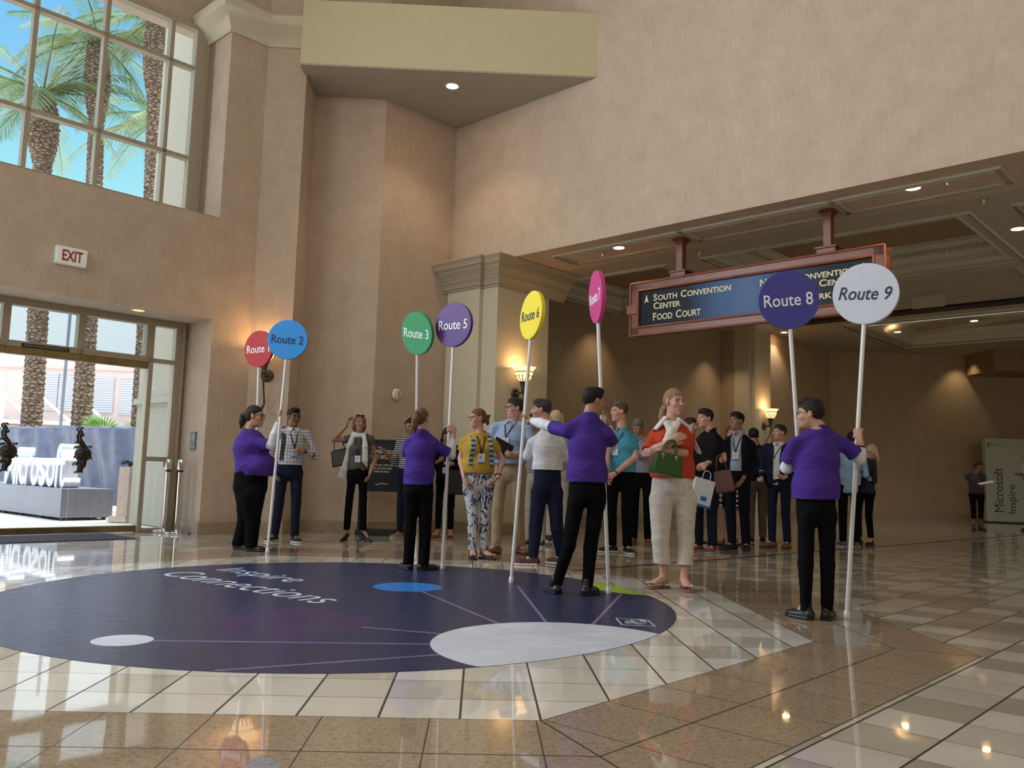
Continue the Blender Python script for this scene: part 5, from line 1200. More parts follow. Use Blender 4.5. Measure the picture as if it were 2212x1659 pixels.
    def shoes(s, m, sole=None, kind='shoe', sc=1.0):
        J = s.J; k = s.s * sc
        for q in 'lr':
            T = s.toe[q] / np.linalg.norm(s.toe[q]); A = V3(J['an' + q]); W = np.cross(s.U, T); a0 = A * 1; zf = A[2] - .048 * s.h; F = Field(A - .24, A + .24, .006)
            hb = A - T * .035 * k; hb[2] = zf + .038 * k; bb_ = A + T * .125 * k; bb_[2] = zf + .030 * k
            if kind == 'heel':
                b = MB(); ht = .07; b0 = Vector(A - T * .045 * k); b0.z = zf; b1 = Vector(A - T * .04 * k); b1.z = zf + ht
                b.tube([b0, b1], [.005, .012], 8); ctr = [Vector(A - T * .05 * k), Vector(A + T * .02 * k), Vector(A + T * .09 * k), Vector(A + T * .16 * k)]; zz = [ht + .008, ht * .6, .014, .012]
                for i in range(4): ctr[i].z = zf + zz[i]
                for i in range(3): b.tube([ctr[i] - Vector(W) * .0, ctr[i + 1]], [(.030, .028, .036)[i] * k, (.028, .036, .020)[i] * k], 12, flat=None)
                b.v = [tuple(v) for v in b.v]; o = b.build('shoe', m, s.root, smooth=True); continue
            F.cap(hb, bb_, .041 * k, .049 * k, .040 * k, .032 * k, W, .02); F.cap(bb_, bb_ + T * .035 * k, .047 * k, .040 * k, .030 * k, .024 * k, W, .02)
            if kind != 'slip': F.cap(A - T * .008 + s.U * (.0), A + s.U * (.075 if kind == 'boot' else .035) * k, .040 * k, .042 * k, k=.02)
            else: F.cap(A - T * .008, A + s.U * .005, .036 * k, .036 * k, k=.02)
            F.cut((0, 0, zf + .004), (0, 0, -1), .002); o = F.mesh('shoe', m, s.root)
            G_ = Field(A - .24, A + .24, .006); h2 = hb * 1; h2[2] = zf + .012; b2 = bb_ * 1; b2[2] = zf + .012
            G_.cap(h2, b2, .046 * k, .054 * k, .03, .03, W, .01); G_.cap(b2, b2 + T * .04 * k, .052 * k, .044 * k, .03, .03, W, .01); G_.cut((0, 0, zf + .001), (0, 0, -1), .002); G_.cut((0, 0, zf + .024 * k), (0, 0, 1), .002)
            G_.mesh('sole', sole or m, o)
        return s
    def sandals(s, m, ms, thong=True):
        J = s.J; k = s.s
        for q in 'lr':
            T = s.toe[q] / np.linalg.norm(s.toe[q]); A = V3(J['an' + q]); W = np.cross(s.U, T); G_ = Field(A - .26, A + .26, .006); zf = A[2] - .048 * s.h; h2 = A - T * .035 * k; h2[2] = zf + .008; b2 = A + T * .13 * k; b2[2] = zf + .008
            G_.cap(h2, b2, .042 * k, .052 * k, .03, .03, W, .01); G_.cap(b2, b2 + T * .04 * k, .050 * k, .040 * k, .03, .03, W, .01); G_.cut((0, 0, zf + .001), (0, 0, -1), .002); G_.cut((0, 0, zf + .018), (0, 0, 1), .002); o = G_.mesh('sandal', m, s.root)
            b = MB(); t0 = Vector(b2 + T * .02 * k); t0.z = zf + .055 * k; md = Vector(A + T * .07 * k); md.z = zf + .078 * k
            for sd in (-1, 1):
                p1 = Vector(A + T * .05 * k + W * sd * .047 * k); p1.z = zf + .03; b.tube([t0 if thong else md, md + Vector(W) * sd * .018 * k, p1], .009 * k, 6, flat=.4)
                hb_ = Vector(A - T * .045 * k); hb_.z = zf + .05; b.tube([p1, Vector(A + W * sd * .042 * k) - Vector((0, 0, .0)), hb_], .008 * k, 6)
            if thong: b.tube([t0, Vector((t0.x, t0.y, zf + .015))], .005, 6)
            b.build('strap', ms, o, smooth=True)
    def hair(s, c, style='short', t=1.0, extra=(), seed=0, front=0.0, wob=.006, side=0.0):
        H = s.HP; hs = s.hs; R = s.HR.astype(np.float32); P0 = s.J['head']; F = Field(P0 - .34, P0 + .22, .006); U = s.HR[2]; Y_ = s.HR[1]
        e = lambda c_, r, **kw: F.ell(H(*c_), tuple(q * hs for q in r), R, **kw)
        n_ = -(Y_ * -.61 + U * .79); dref = H(0, .084, .058 + front)
        e((0, -.016, .040), (.078 + .004 * t, .097 + .004 * t, .085 + .008 * t), k=.01)
        if style in ('short', 'crop'): e((0, .028, .096), (.060, .054, .028), k=.03); e((0, -.05, .06), (.070, .062, .060), k=.02)
        if style == 'quiff': e((0, .045, .110), (.055, .050, .030), k=.03); e((0, -.02, .10), (.065, .075, .035), k=.03); e((.0, -.035, .02), (.082, .085, .075), k=.02)
        if style == 'crop': e((0, .035, .098), (.058, .052, .028), k=.03)
        F.cut(dref, n_, .01)
        if style in ('short', 'crop', 'quiff'): F.cut(H(0, -.09, -.062), -U, .02)
        if style == 'tied':
            e((0, -.055, .0), (.066, .050, .070), k=.03)
        if style in ('bob', 'long'):
            z0 = -.10 if style == 'bob' else -.17; e((0, -.045, -.02), (.084, .062, .12), k=.03)
            for sd in (-1, 1): F.cap(H(.066 * sd, .030, .062), H(.080 * sd, .005, z0 * .5), .020 * hs, .024 * hs, k=.03); F.cap(H(.080 * sd, .0, z0 * .5), H(.076 * sd, -.01, z0), .024 * hs, .014 * hs, k=.03)
            if style == 'long': F.cap(H(0, -.07, -.04), H(0, -.085, -.20), .070 * hs, .045 * hs, .030 * hs, .02 * hs, s.HR[0], .03)
        for ch in extra:   # chains of (point, radius) in head space
            for (p0, r0), (p1, r1) in zip(ch[:-1], ch[1:]): F.cap(H(*p0), H(*p1), r0 * hs, r1 * hs, k=.012)
        return F.mesh('hair', hair_mat(c), s.root, wob=wob, wsc=(45, 45, 30), seed=seed)
    def glasses(s, m=None, up=False, dark=False):
        H = s.HP; b = MB(); dy, dz = (.0, .0) if not up else (-.045, .095)
        for sd in (-1, 1):
            sq = lambda t: math.copysign(abs(t) ** .55, t); pts = [Vector(H((.034 + .023 * sq(math.cos(a))) * sd, .100 + dy - .004 * abs(math.cos(a)), .010 + dz + .0145 * sq(math.sin(a)))) for a in [2 * PI * i / 14 for i in range(15)]]; b.tube(pts, .0024, 5)
            b.tube([Vector(H(.057 * sd, .098 + dy, .014 + dz)), Vector(H(.080 * sd, .04 + dy, .016 + dz)), Vector(H(.084 * sd, -.005 + dy, .012 + dz))], .0022, 5)
            if up or dark: b.add([pts[i] for i in range(14)], [tuple(range(14))])
        b.tube([Vector(H(-.012, .104 + dy, .014 + dz)), Vector(H(.012, .104 + dy, .014 + dz))], .0024, 5); b.build('glasses', m or M['black'], s.root)
    def lanyard(s, side=0.0, z=.66, m=None, badge=True, size=1.0, ribbon=.006):
        """ribbon from both neck sides to a badge resting on the chest"""
        J = s.J; k = s.s; TF = s.TF; nk = J['neck']; tgt = s.L * side * s.h + V3((nk[0], nk[1], z * s.h)) ; f = s.F
        hitp = lambda p: Vector(TF.hit(p, f))
        c = hitp(tgt) + Vector(f) * .012; b = MB()
        for sd in (-1, 1):
            p0 = Vector(nk + s.L * sd * .062 * k - f * .01 + s.U * .012 * k); pts = [p0]
            for t in (.25, .5, .75, 1.0):
                q = (nk + s.L * sd * .062 * k) * (1 - t) + tgt * t; q[2] = (nk[2] + .0) * (1 - t) + (z * s.h + .05 * k) * t; pts.append(hitp(q) + Vector(f) * .006)
            ribbon_strip(b, pts, Vector(s.L), Vector(f), ribbon * 1.3, .0015)
        o = b.build('lanyard', m or M['black'], s.root)
        if badge:
            f_ = Vector(f); l_ = Vector(s.L); b = MB(); b.obox(c, l_, f_, EZ, .038 * k * size, .003, .052 * k * size); bo = b.build('badge', plain('badge_card', (.66, .70, .76), .4), s.root)
            b = MB(); b.obox(c - EZ * .043 * k * size + f_ * .001, l_, f_, EZ, .038 * k * size, .0035, .009 * k); b.build('badge_band', plain('badge_blue', (.02, .22, .50), .4), bo)
            for i in range(3):
                b = MB(); b.obox(c + EZ * (.028 - .015 * i) * k + f_ * .0035 - l_ * .008, l_, f_, EZ, (.018, .022, .015)[i] * k, .0005, .0022); b.build('badge_print', M['black'], bo)
    def watch(s, q, m=None):
        J = s.J; w = J['wr' + q]; d = w - J['el' + q]; d = Vector(d / np.linalg.norm(d)); b = MB(); c = Vector(w) - d * .025; b.lathe([(.029 * s.s, -.009), (.033 * s.s, -.006), (.033 * s.s, .006), (.029 * s.s, .009)], c, 18, axis=d); b.ball(c + d.cross(EZ).normalized() * .031 * s.s * (1 if q == 'l' else -1), .018 * s.s, 8); b.build('watch', m or M['black'], s.root, smooth=True)
    def belt(s, m=None, z=.60):
        F = Field(s.J['pelvis'] - .3, s.J['pelvis'] + .35, .009); k = s.s; c = lambda zz: np.append(s.J['waist'][:2], zz)
        F.cap(c(z * s.h - .1), c(z * s.h + .1), .157 * k * s.bw, .157 * k * s.bw, .119 * k * s.bd, .119 * k * s.bd, s.L, .01); F.cut((0, 0, z * s.h), (0, 0, 1), .003); F.cut((0, 0, z * s.h - .035), (0, 0, -1), .003); F.mesh('belt', m or M['black'], s.root)
    def sleeves(s, m, rng=(.5, 1.95), qs='lr', r=1.0, name='undersleeve'):
        J = s.J; k = s.s
        for q in qs:
            F = Field(np.minimum(np.minimum(J['sh' + q], J['el' + q]), J['wr' + q]) - .12, np.maximum(np.maximum(J['sh' + q], J['el' + q]), J['wr' + q]) + .12, .008); S_, E_, W_ = J['sh' + q], J['el' + q], J['wr' + q]
            a = S_ + (E_ - S_) * rng[0]; F.cap(a, E_, .044 * k * r, .045 * k * r, k=.01); p = E_ + (W_ - E_) * (rng[1] - 1); F.cap(E_, E_ + (W_ - E_) * .4, .045 * k * r, .044 * k * r, k=.02); F.cap(E_ + (W_ - E_) * .4, W_, .045 * k * r, .032 * k * r, k=.02, cuts=[(p, W_ - E_)])
            F.mesh(name, m, s.root, wob=.004, seed=5, wsc=(16, 16, 16))
    def legs(s, hips=None, knees=None, feet=None, toes=None):
        """pixel positions (l, r) as (x, y, dy)"""
        for nm_, v in (('hip', hips), ('kn', knees), ('an', feet)):
            if v is None: continue
            for q, t in zip('lr', v):
                s.J[nm_ + q] = s.px(*t)
                if nm_ == 'an': s.J['an' + q][2] = .048 * s.h
        if knees is None and feet is not None:
            for q in 'lr': s.J['kn' + q] = s.J['hip' + q] * .5 + s.J['an' + q] * .5 + s.F * .02 * s.h; s.J['kn' + q][2] = .285 * s.h
        if toes: s.toe = {'l': V3((*toes[0], 0)), 'r': V3((*toes[1], 0))}
        return s
    def trunk(s, sh=None, neck=None, chest=None, waist=None, pelvis=None):
        if sh: s.J['shl'] = s.px(*sh[0]); s.J['shr'] = s.px(*sh[1])
        for n_, v in (('neck', neck), ('chest', chest), ('waist', waist), ('pelvis', pelvis)):
            if v: s.J[n_] = s.px(*v)
        return s
def on_pole(p, bot, disc, py, Y=None):
    bt = Vector(bot); C = YP(*disc, Y or bt.y); ax = (C - bt).normalized(); z = YP(disc[0], py, Y or bt.y).z
    return V3(bt + ax * (z / ax.z) - p.O), V3(ax)

# ------------------------------------------------------------ people
BLK = cloth('black_trousers', (.0055, .0055, .007)); WHT = cloth('white_cotton', (.62, .65, .70)); PUR = cloth('purple_tee', (.058, .027, .235))
NAVY = cloth('navy_cloth', (.014, .018, .040)); DENIM = cloth('dark_denim', (.013, .018, .034)); KHAKI = cloth('khaki_cloth', (.36, .27, .17)); SHB = plain('black_shoe', (.012, .012, .014), .35); SOLW = plain('white_sole', (.60, .60, .58), .6); BRS = plain('brown_leather', (.20, .075, .03), .35)
GRP = None
# 1 right young man, back view
p = Person((1763, 1338), (1758, 848), 172, 'young man in purple T-shirt seen from behind at the right, holding Routes 8 and 9', skin='fair', head_yaw=-112, head=(1750, 896), res=.006, stub=.35)
p.trunk(sh=((1713, 962, 0), (1826, 962, 0)), neck=(1772, 922), chest=(1766, 985), waist=(1762, 1050), pelvis=(1762, 1095))
p.legs(((1742, 1120, 0), (1784, 1120, 0)), ((1741, 1218, -.03), (1788, 1218, -.03)), ((1741, 1326, 0), (1786, 1326, 0)), ((-.45, .85), (.5, .85)))
c, ax = on_pole(p, gv(1829, 1335), (1870, 635), 938); p.arm('r', el=(1857, 990, .02), wr=(1858, 958, .02)); p.hands['r'] = ('grip', dict(c=c, axis=ax, turn=-1))
c, ax = on_pole(p, gv(1747, 1314), (1703, 648), 985, 6.72); p.arm('l', el=(1699, 1010, .12)); p.J['wrl'] = c - ax * .02 + V3((-.07, -.05, -.02)); p.hands['l'] = ('grip', dict(c=c, axis=ax))
p.body(); p.top(PUR, hem=.520, sleeve=.70, fat=1.02, seed=3, wob=.008, loose=1.28, box=1.13); p.sleeves(WHT, (.72, 1.72), 'lr', 1.08); p.trousers(BLK, hem=.035, leg=.90, hw=.98, wob=.008); p.shoes(SHB, kind='boot')
p.hair((.018, .012, .010), 'quiff'); p.glasses(); p.watch('r')
# 2 middle young man, back view, arm stretched to the left
p = Person((1240, 1284), (1278, 838), 176, 'purple-shirted young man seen from behind, arm stretched out to the Route 6 pole', skin='tan', head_yaw=112, head=(1283, 868), res=.006)
p.trunk(sh=((1222, 932, 0), (1313, 938, 0)), neck=(1273, 896), chest=(1268, 965), waist=(1268, 1020), pelvis=(1268, 1058))
p.legs(((1245, 1085, 0), (1288, 1085, 0)), ((1228, 1180, -.02), (1275, 1185, .0)), ((1200, 1272, .02), (1268, 1283, -.05)), ((-.3, .9), (.55, .8)))
c, ax = on_pole(p, gv(1104, 1259), (1150, 681), 908); p.arm('l', el=(1180, 918, .25)); p.J['wrl'] = c + V3((.075, -.03, -.005)); p.hands['l'] = ('grip', dict(c=c, axis=ax))
p.arm('r', el=(1324, 962, .16), wr=(1312, 912, .15), hand='pose', dir=(-.1, .1, 1), palm=(-1, 0, 0), curl=.7)
p.body(); p.top(PUR, hem=.535, sleeve=.66, fat=1.0, seed=8, wob=.010, loose=1.15, box=1.10); p.sleeves(WHT, (.66, 1.93), 'l', 1.12); p.sleeves(WHT, (.66, 1.85), 'r'); p.trousers(BLK, hem=.035, leg=.92, hw=1.0, wob=.008, seed=4); p.shoes(SHB)
p.hair((.012, .010, .010), 'crop')
# 3 ponytail girl, back view
p = Person((900, 1231), (908, 880), 168, 'ponytailed woman in purple T-shirt seen from behind, reaching to the Route 5 pole', skin='fair', sex='f', head_yaw=160, head=(910, 905), res=.007)
p.trunk(sh=((881, 960, 0), (938, 960, 0)), neck=(911, 930), chest=(908, 972), waist=(906, 1015), pelvis=(903, 1050))
p.legs(((889, 1070, 0), (918, 1070, 0)), ((886, 1150, -.02), (919, 1150, 0)), ((882, 1220, .0), (914, 1224, -.04)), ((-.5, .8), (.7, .6)))
c, ax = on_pole(p, gv(956, 1229), (981, 702), 926); p.arm('r', el=(976, 984, .08), wr=(979, 944, .14)); p.hands['r'] = ('grip', dict(c=c, axis=ax, turn=-1))
c, ax = on_pole(p, gv(900, 1205), (902, 720), 985); p.arm('l', el=(880, 985, .35)); p.J['wrl'] = c + V3((-.05, -.07, -.02)); p.hands['l'] = ('grip', dict(c=c, axis=ax))
p.body(); p.top(PUR, hem=.515, sleeve=.78, fat=1.0, seed=5, wob=.009, loose=1.2, box=1.08); p.sleeves(WHT, (.8, 1.9)); p.trousers(BLK, hem=.03, leg=1.0, flare=1.15, hw=1.05); p.shoes(SHB)
p.hair((.15, .085, .045), 'tied', extra=[[((0, -.085, .06), .024), ((0, -.145, .05), .030), ((0, -.160, -.01), .042), ((.01, -.150, -.08), .042), ((.015, -.135, -.15), .018)]])
# 4 heavy woman in profile at the left
p = Person((535, 1189), (545, 876), 84, 'stout ponytailed woman in purple T-shirt in profile, raising her arm to the Route 2 pole', skin='mid', sex='f', head_yaw=86, head=(549, 900), res=.007, bw=1.45, bd=1.75, hscale=1.12)
p.trunk(sh=((540, 952, .17), (546, 955, -.17)), neck=(537, 928), chest=(541, 962), waist=(545, 1008), pelvis=(541, 1045))
p.legs(((536, 1070, .10), (545, 1070, -.10)), ((530, 1125, .08), (546, 1125, -.08)), ((514, 1182, .10), (541, 1186, -.08)), ((1, -.25), (1, -.1)))
c, ax = on_pole(p, gv(577, 1194), (622, 734), 893); p.arm('r', el=(585, 962, -.18), wr=(604, 906, -.20)); p.hands['r'] = ('grip', dict(c=c, axis=ax, turn=1, point=True))
c, ax = on_pole(p, (YP(553, 1100, 10.95).x, 10.95, 0), (560, 754), 990); p.arm('l', el=(560, 985, .30)); p.J['wrl'] = c + V3((-.06, .05, -.02)); p.hands['l'] = ('grip', dict(c=c, axis=ax))
p.body(); p.top(PUR, hem=.510, sleeve=.78, fat=.93, belly=.20, bust=1.5, seed=6, wob=.010, loose=1.5, box=1.06); p.sleeves(WHT, (.8, 1.88), 'r', 1.2); p.sleeves(WHT, (.8, 1.88), 'l', 1.1); p.trousers(BLK, hem=.03, leg=1.42, hw=1.0, waist=.58); p.shoes(SHB, kind='slip')
p.hair((.022, .014, .012), 'tied', extra=[[((0, -.10, .03), .024), ((0, -.135, .0), .040), ((0, -.140, -.06), .042), ((0, -.15, -.125), .014)]]); p.glasses()
# 5 plaid shirt man
p = Person((614, 1171), (632, 879), 20, 'man with glasses in a white and navy plaid shirt standing behind the Route 2 pole', skin='brown', head_yaw=42, head=(634, 902), res=.008, lean=(.02, 0), brow=(.01, .01, .01))
p.legs(feet=((636, 1168, 0), (592, 1170, .05)), toes=((.5, -.8), (-.3, -.9)))
p.arm('r', ('b', .045, -.02, -.175), ('b', .01, .05, -.275)); p.arm('l', ('b', .07, .0, -.165), ('b', -.045, .13, -.125), 'pose', dir=(-1, -.4, .2), palm=(0, .8, -.3), curl=.8)
p.body(); p.top(cloth('plaid_shirt', (.60, .60, .63), 'plaid', (.10, .11, .19)), hem=.565, sleeve=1.82, collar=WHT, neck=.06); p.belt(); p.trousers(DENIM, leg=.98); p.shoes(plain('navy_canvas', (.02, .025, .045), .8), SOLW)
p.hair((.012, .010, .010), 'crop'); p.glasses(); p.lanyard(.01, .655); p.watch('l')
def strap(p, sd, m, w=.026, name='backpack_strap', top_=.0):
    J = p.J; k = p.s; f = p.F; b = MB(); q = 'l' if sd > 0 else 'r'; pts = []
    for t in np.linspace(0, 1, 8):
        pt = (J['neck'] * .45 + J['sh' + q] * .55) * (1 - t) + (J['waist'] + p.L * sd * .13 * k) * t
        pts.append(Vector(p.TF.hit(pt, f)) + Vector(f) * .008 if t > .05 else Vector(J['neck'] * .45 + J['sh' + q] * .55 + p.U * .065 * k - f * .01))
    ribbon_strip(b, pts, Vector(p.L), Vector(f), w, .006); return b.build(name, m, p.root, smooth=True)
strap(p, -1, plain('slate_strap', (.035, .045, .06), .7), .03)
# 6 scarf woman
p = Person((765, 1169), (772, 893), 6, 'woman in a grey top and long white scarf, one hand raised to her hair', skin='tan', sex='f', head_yaw=26, head=(776, 915), res=.008, lean=(.01, 0), hpitch=2)
p.trunk(sh=((802, 950, 0), (751, 950, 0)), neck=(776, 935)); p.legs(((783, 1030, 0), (761, 1030, 0)), None, ((785, 1152, 0), (748, 1150, .05)), ((.75, -.6), (-.25, -.95)))
for q in 'lr': p.J['an' + q][2] = .12; p.J['kn' + q][2] = .33 * p.h
p.arm('r', el=(720, 950, -.05), wr=(748, 920, -.06), hand='pose', dir=(.2, .2, 1), palm=(1, .2, 0), curl=.5); p.arm('l', el=(811, 990, .05), wr=(800, 1020, -.12))
p.body(bare_feet=False); p.top(cloth('grey_tee', (.085, .078, .070)), hem=.545, sleeve=.28, fat=.92, bust=.9, neck=.07); p.trousers(BLK, hem=.085, leg=.84, hw=.95, waist=.60)
p.J['anl'][2] = p.J['anr'][2] = .048 * p.h; p.shoes(SHB, kind='heel'); p.hair((.20, .12, .07), 'bob', seed=2); p.glasses(up=True); p.lanyard(0, .635)
def scarf(p, m, ends, r=.040, name='scarf', knot=False):
    J = p.J; k = p.s; lo, hi = p.bounds(.2); F = Field(lo, hi, .009); n0 = J['neck'] + p.U * .015 * k; f, l = p.F, p.L; R = .074 * k
    ring = [n0 + (-f * math.cos(a) + l * math.sin(a)) * R - p.U * .028 * (1 - math.cos(a)) * k for a in np.linspace(0, 2 * PI, 14)]
    for a, b in zip(ring[:-1], ring[1:]): F.cap(a, b, r * .8, r * .8, k=.02)
    for ch in ends:
        pts = [V3(p.TF.hit(V3(q), f)) + f * .022 for q in ch]
        for i, (a, b) in enumerate(zip(pts[:-1], pts[1:])): F.cap(a, b, r * (.9 + .18 * i), r * (.9 + .18 * (i + 1)), .020, .020, wdir=l, k=.02)
    if knot is not False: F.ell(V3(p.TF.hit(V3(knot), f)) + f * .03, (.032, .028, .034), k=.02)
    return F.mesh(name, m, p.root, wob=.010, wsc=(30, 30, 9))
SCF = cloth('white_scarf', (.66, .68, .64), 'crinkle')
pxp = lambda p, *q: [p.px(x, y, 0) for x, y in q]
scarf(p, SCF, [pxp(p, (765, 938), (757, 960), (751, 990), (744, 1015), (738, 1030)), pxp(p, (787, 938), (790, 965), (789, 995), (785, 1025))])
def world(p, v): return Vector(v) + p.O
def handbag(name, cen, wdir, w, h, d, m, lab, handle=.12, tilt=0, mh=None, taper=.85, feet=False, hw=.5, cat='bag', bev=.02):
    """soft bag with two handles; cen = world centre"""
    e = empty(name, cen, lab, cat); x = Vector(wdir).normalized(); z = EZ; y = z.cross(x); b = MB(); vs = []
    for sz, k in ((-.5, 1.0), (.5, taper)):
        for sx_, sy in ((-.5, -.5), (.5, -.5), (.5, .5), (-.5, .5)): vs.append(x * w * sx_ * k + y * d * sy * (k if sz < 0 else .45) + z * h * sz)
    b.add(vs, [(3, 2, 1, 0), (4, 5, 6, 7), (0, 1, 5, 4), (1, 2, 6, 5), (2, 3, 7, 6), (3, 0, 4, 7)]); b.build('body', m, e, bevel=bev)
    if handle:
        for sy in (-1, 1):
            b = MB(); t = [x * (w * .5 * hw) * math.cos(a) + z * (h * .5 - .01 + handle * math.sin(a)) + y * sy * d * .2 for a in np.linspace(0, PI, 13)]; b.tube(t, .007, 6); b.build('handle', mh or m, e, smooth=True)
    if tilt: e.rotation_euler = (0, tilt, 0)
    return e
handbag('shoulder_bag', YP(737, 988, p.Y + .08), (1, .2, 0), .30, .24, .12, plain('black_leather', (.015, .015, .017), .35), 'black shoulder bag hanging at the elbow side of the scarf woman', handle=.16, tilt=-.25)
# 7 striped top woman mostly hidden
p = Person((876, 1163), (887, 902), -25, 'person in a striped top holding a phone, mostly hidden behind the ponytailed volunteer', skin='tan', sex='f', head_yaw=-30, head=(889, 921), res=.010, hpitch=-15)
p.arm('r', ('b', .03, .02, -.175), ('b', .04, .13, -.105), 'pose', dir=(-.75, -.5, .35), palm=(.3, .1, 1), curl=.55); p.body(); p.top(cloth('striped_top', (.02, .02, .03), 'stripe', (.62, .62, .62)), hem=.56, sleeve=1.5, fat=.9); p.trousers(NAVY, leg=.9); p.shoes(plain('tan_suede', (.35, .22, .14), .8), SOLW); p.hair((.02, .014, .012), 'bob')
def phone(p, q, lab, body=(.55, .56, .58), off=(0, 0, 0), x=None, z=None):
    w = p.J['wr' + q]; mode, kw = p.hands.get(q, ('', {})); d = V3(kw.get('dir', (0, 0, 1))); d /= np.linalg.norm(d); pn = V3(kw.get('palm', (0, 0, 1))); pn = pn - d * (pn @ d); pn /= np.linalg.norm(pn); la = np.cross(d, pn)
    c = world(p, w + d * .095 * p.s + pn * .030 * p.s + V3(off)); e = empty('smartphone', c, lab, 'phone', None); b = MB(); b.obox((0, 0, 0), Vector(la), Vector(d), Vector(pn), .036, .072, .0045); b.build('case', plain('phone_%.2f' % body[0], body, .3), e, bevel=.003)
    b = MB(); b.obox(Vector(pn) * .0048, Vector(la), Vector(d), Vector(pn), .032, .062, .0004); b.build('screen', plain('phone_screen', (.01, .01, .012), .1), e); return e
phone(p, 'r', 'pale phone held at waist height just left of the ponytailed woman')
# 8 woman in black with red sandals
p = Person((959, 1161), (966, 922), -8, 'woman in a black jacket and red sandals looking down behind the Route 5 pole', skin='mid', sex='f', head_yaw=5, head=(966, 941), res=.010, hpitch=-28)
p.arm('r', ('b', .03, .02, -.175), ('b', -.03, .12, -.12), 'pose', dir=(.5, -.6, .2), palm=(.2, .2, 1), curl=.5); p.arm('l', *[('b', .03, .0, -.175), ('b', -.03, .12, -.13)]); p.body(bare_feet=True); p.top(cloth('black_jacket', (.012, .012, .014)), hem=.53, sleeve=1.85); p.trousers(BLK, hem=.075, leg=.88); p.sandals(plain('red_sole', (.30, .035, .025), .5), plain('red_strap', (.38, .03, .025), .4)); p.hair((.035, .022, .018), 'long'); p.lanyard(0, .60)
handbag('tote_bag', YP(983, 1042, p.Y - .2), (1, 0, 0), .32, .38, .12, plain('black_canvas', (.016, .016, .018), .8), 'large black tote bag hanging between the black-jacketed and the yellow-shirted women', handle=.2, taper=.95)
# 9 yellow shirt woman
p = Person((1034, 1206), (1040, 880), 14, 'woman in a mustard T-shirt and white leaf-print trousers looking left', skin='pink', sex='f', head_yaw=-62, head=(1031, 905), res=.007, bw=1.16, bd=1.1)
p.trunk(sh=((1068, 958, 0), (1002, 956, 0)), neck=(1036, 932), chest=(1034, 968), waist=(1033, 1006), pelvis=(1034, 1040)); p.legs(((1048, 1060, 0), (1018, 1060, 0)), None, ((1044, 1196, 0), (1021, 1200, -.03)), ((.7, -.7), (.05, -1)))
p.arm('r', el=(995, 990, .04), wr=(1000, 1022, -.10)); p.arm('l', el=(1085, 992, .02), wr=(1076, 1030, -.10), hand='pose', dir=(-.7, -.4, -.8), palm=(-.7, .3, .5), curl=.6)
p.body(bare_feet=True); p.top(cloth('mustard_tee', (.46, .29, .045)), hem=.555, sleeve=.50, fat=1.0, bust=1.2, belly=.03, seed=9, wob=.007); p.trousers(cloth('leaf_trousers', (.50, .53, .57), 'floral', (.035, .04, .09), c3=(.50, .36, .24)), hem=.055, leg=.98, hw=1.06, wob=.007); p.sandals(plain('dark_sandal', (.03, .02, .02), .5), plain('dark_strap', (.03, .02, .02), .5))
p.hair((.16, .075, .045), 'tied', extra=[[((0, -.095, .02), .025), ((0, -.135, .03), .030), ((.02, -.165, .055), .008)], [((0, -.12, .02), .030), ((0, -.135, -.04), .026), ((0, -.14, -.075), .006)]]); p.glasses(plain('dark_frames', (.02, .02, .03), .3)); p.lanyard(-.005, .655, size=1.1); p.watch('l')
TEAL = cloth('teal_pattern', (.03, .09, .13), 'stripe', (.35, .45, .47), sc=.5)
strap(p, 1, TEAL, .024); strap(p, -1, TEAL, .024); phone(p, 'l', 'white phone with black screen held at the hip of the mustard-shirted woman', (.72, .72, .72))
# 10 blue shirt man with khakis
p = Person((1096, 1197), (1112, 856), -18, 'man with glasses in a light blue shirt and khaki trousers holding a black notebook', skin='pink', head_yaw=-70, head=(1113, 883), res=.008, bw=1.12, bd=1.1)
p.legs(feet=((1124, 1190, .1), (1071, 1190, 0)), toes=((.4, -.9), (-.8, -.5))); p.arm('r', ('b', .05, .0, -.165), ('b', -.02, .12, -.17), 'pose', dir=(.8, -.35, -.1), palm=(.1, .6, .5), curl=.6); p.arm('l', ('b', .05, .0, -.165), ('b', -.04, .12, -.17), 'pose', dir=(-.9, -.2, -.1), palm=(0, .7, .5), curl=.7)
p.body(); p.top(cloth('light_blue_shirt', (.30, .40, .60)), hem=.565, sleeve=1.85, belly=.05, collar=cloth('light_blue_shirt', (1, 1, 1))); p.belt(z=.585); p.trousers(KHAKI, leg=1.06, hw=1.0, wob=.008); p.shoes(BRS, plain('dark_sole', (.04, .03, .03), .7)); p.hair((.035, .025, .020), 'short'); p.glasses(); p.lanyard(-.01, .70)
w = (p.J['wrr'] + p.J['wrl']) / 2; b = MB(); b.obox((0, 0, 0), Vector((.82, .2, -.42)).normalized(), Vector((-.3, .9, -.1)).normalized(), Vector((.4, 0, .85)).normalized(), .13, .012, .085); o = b.build('notebook', M['black'], bevel=.003); o.location = world(p, w + V3((-.02, -.05, .075))); tag(o, 'black notebook in the hands of the light-blue-shirted man', 'notebook')
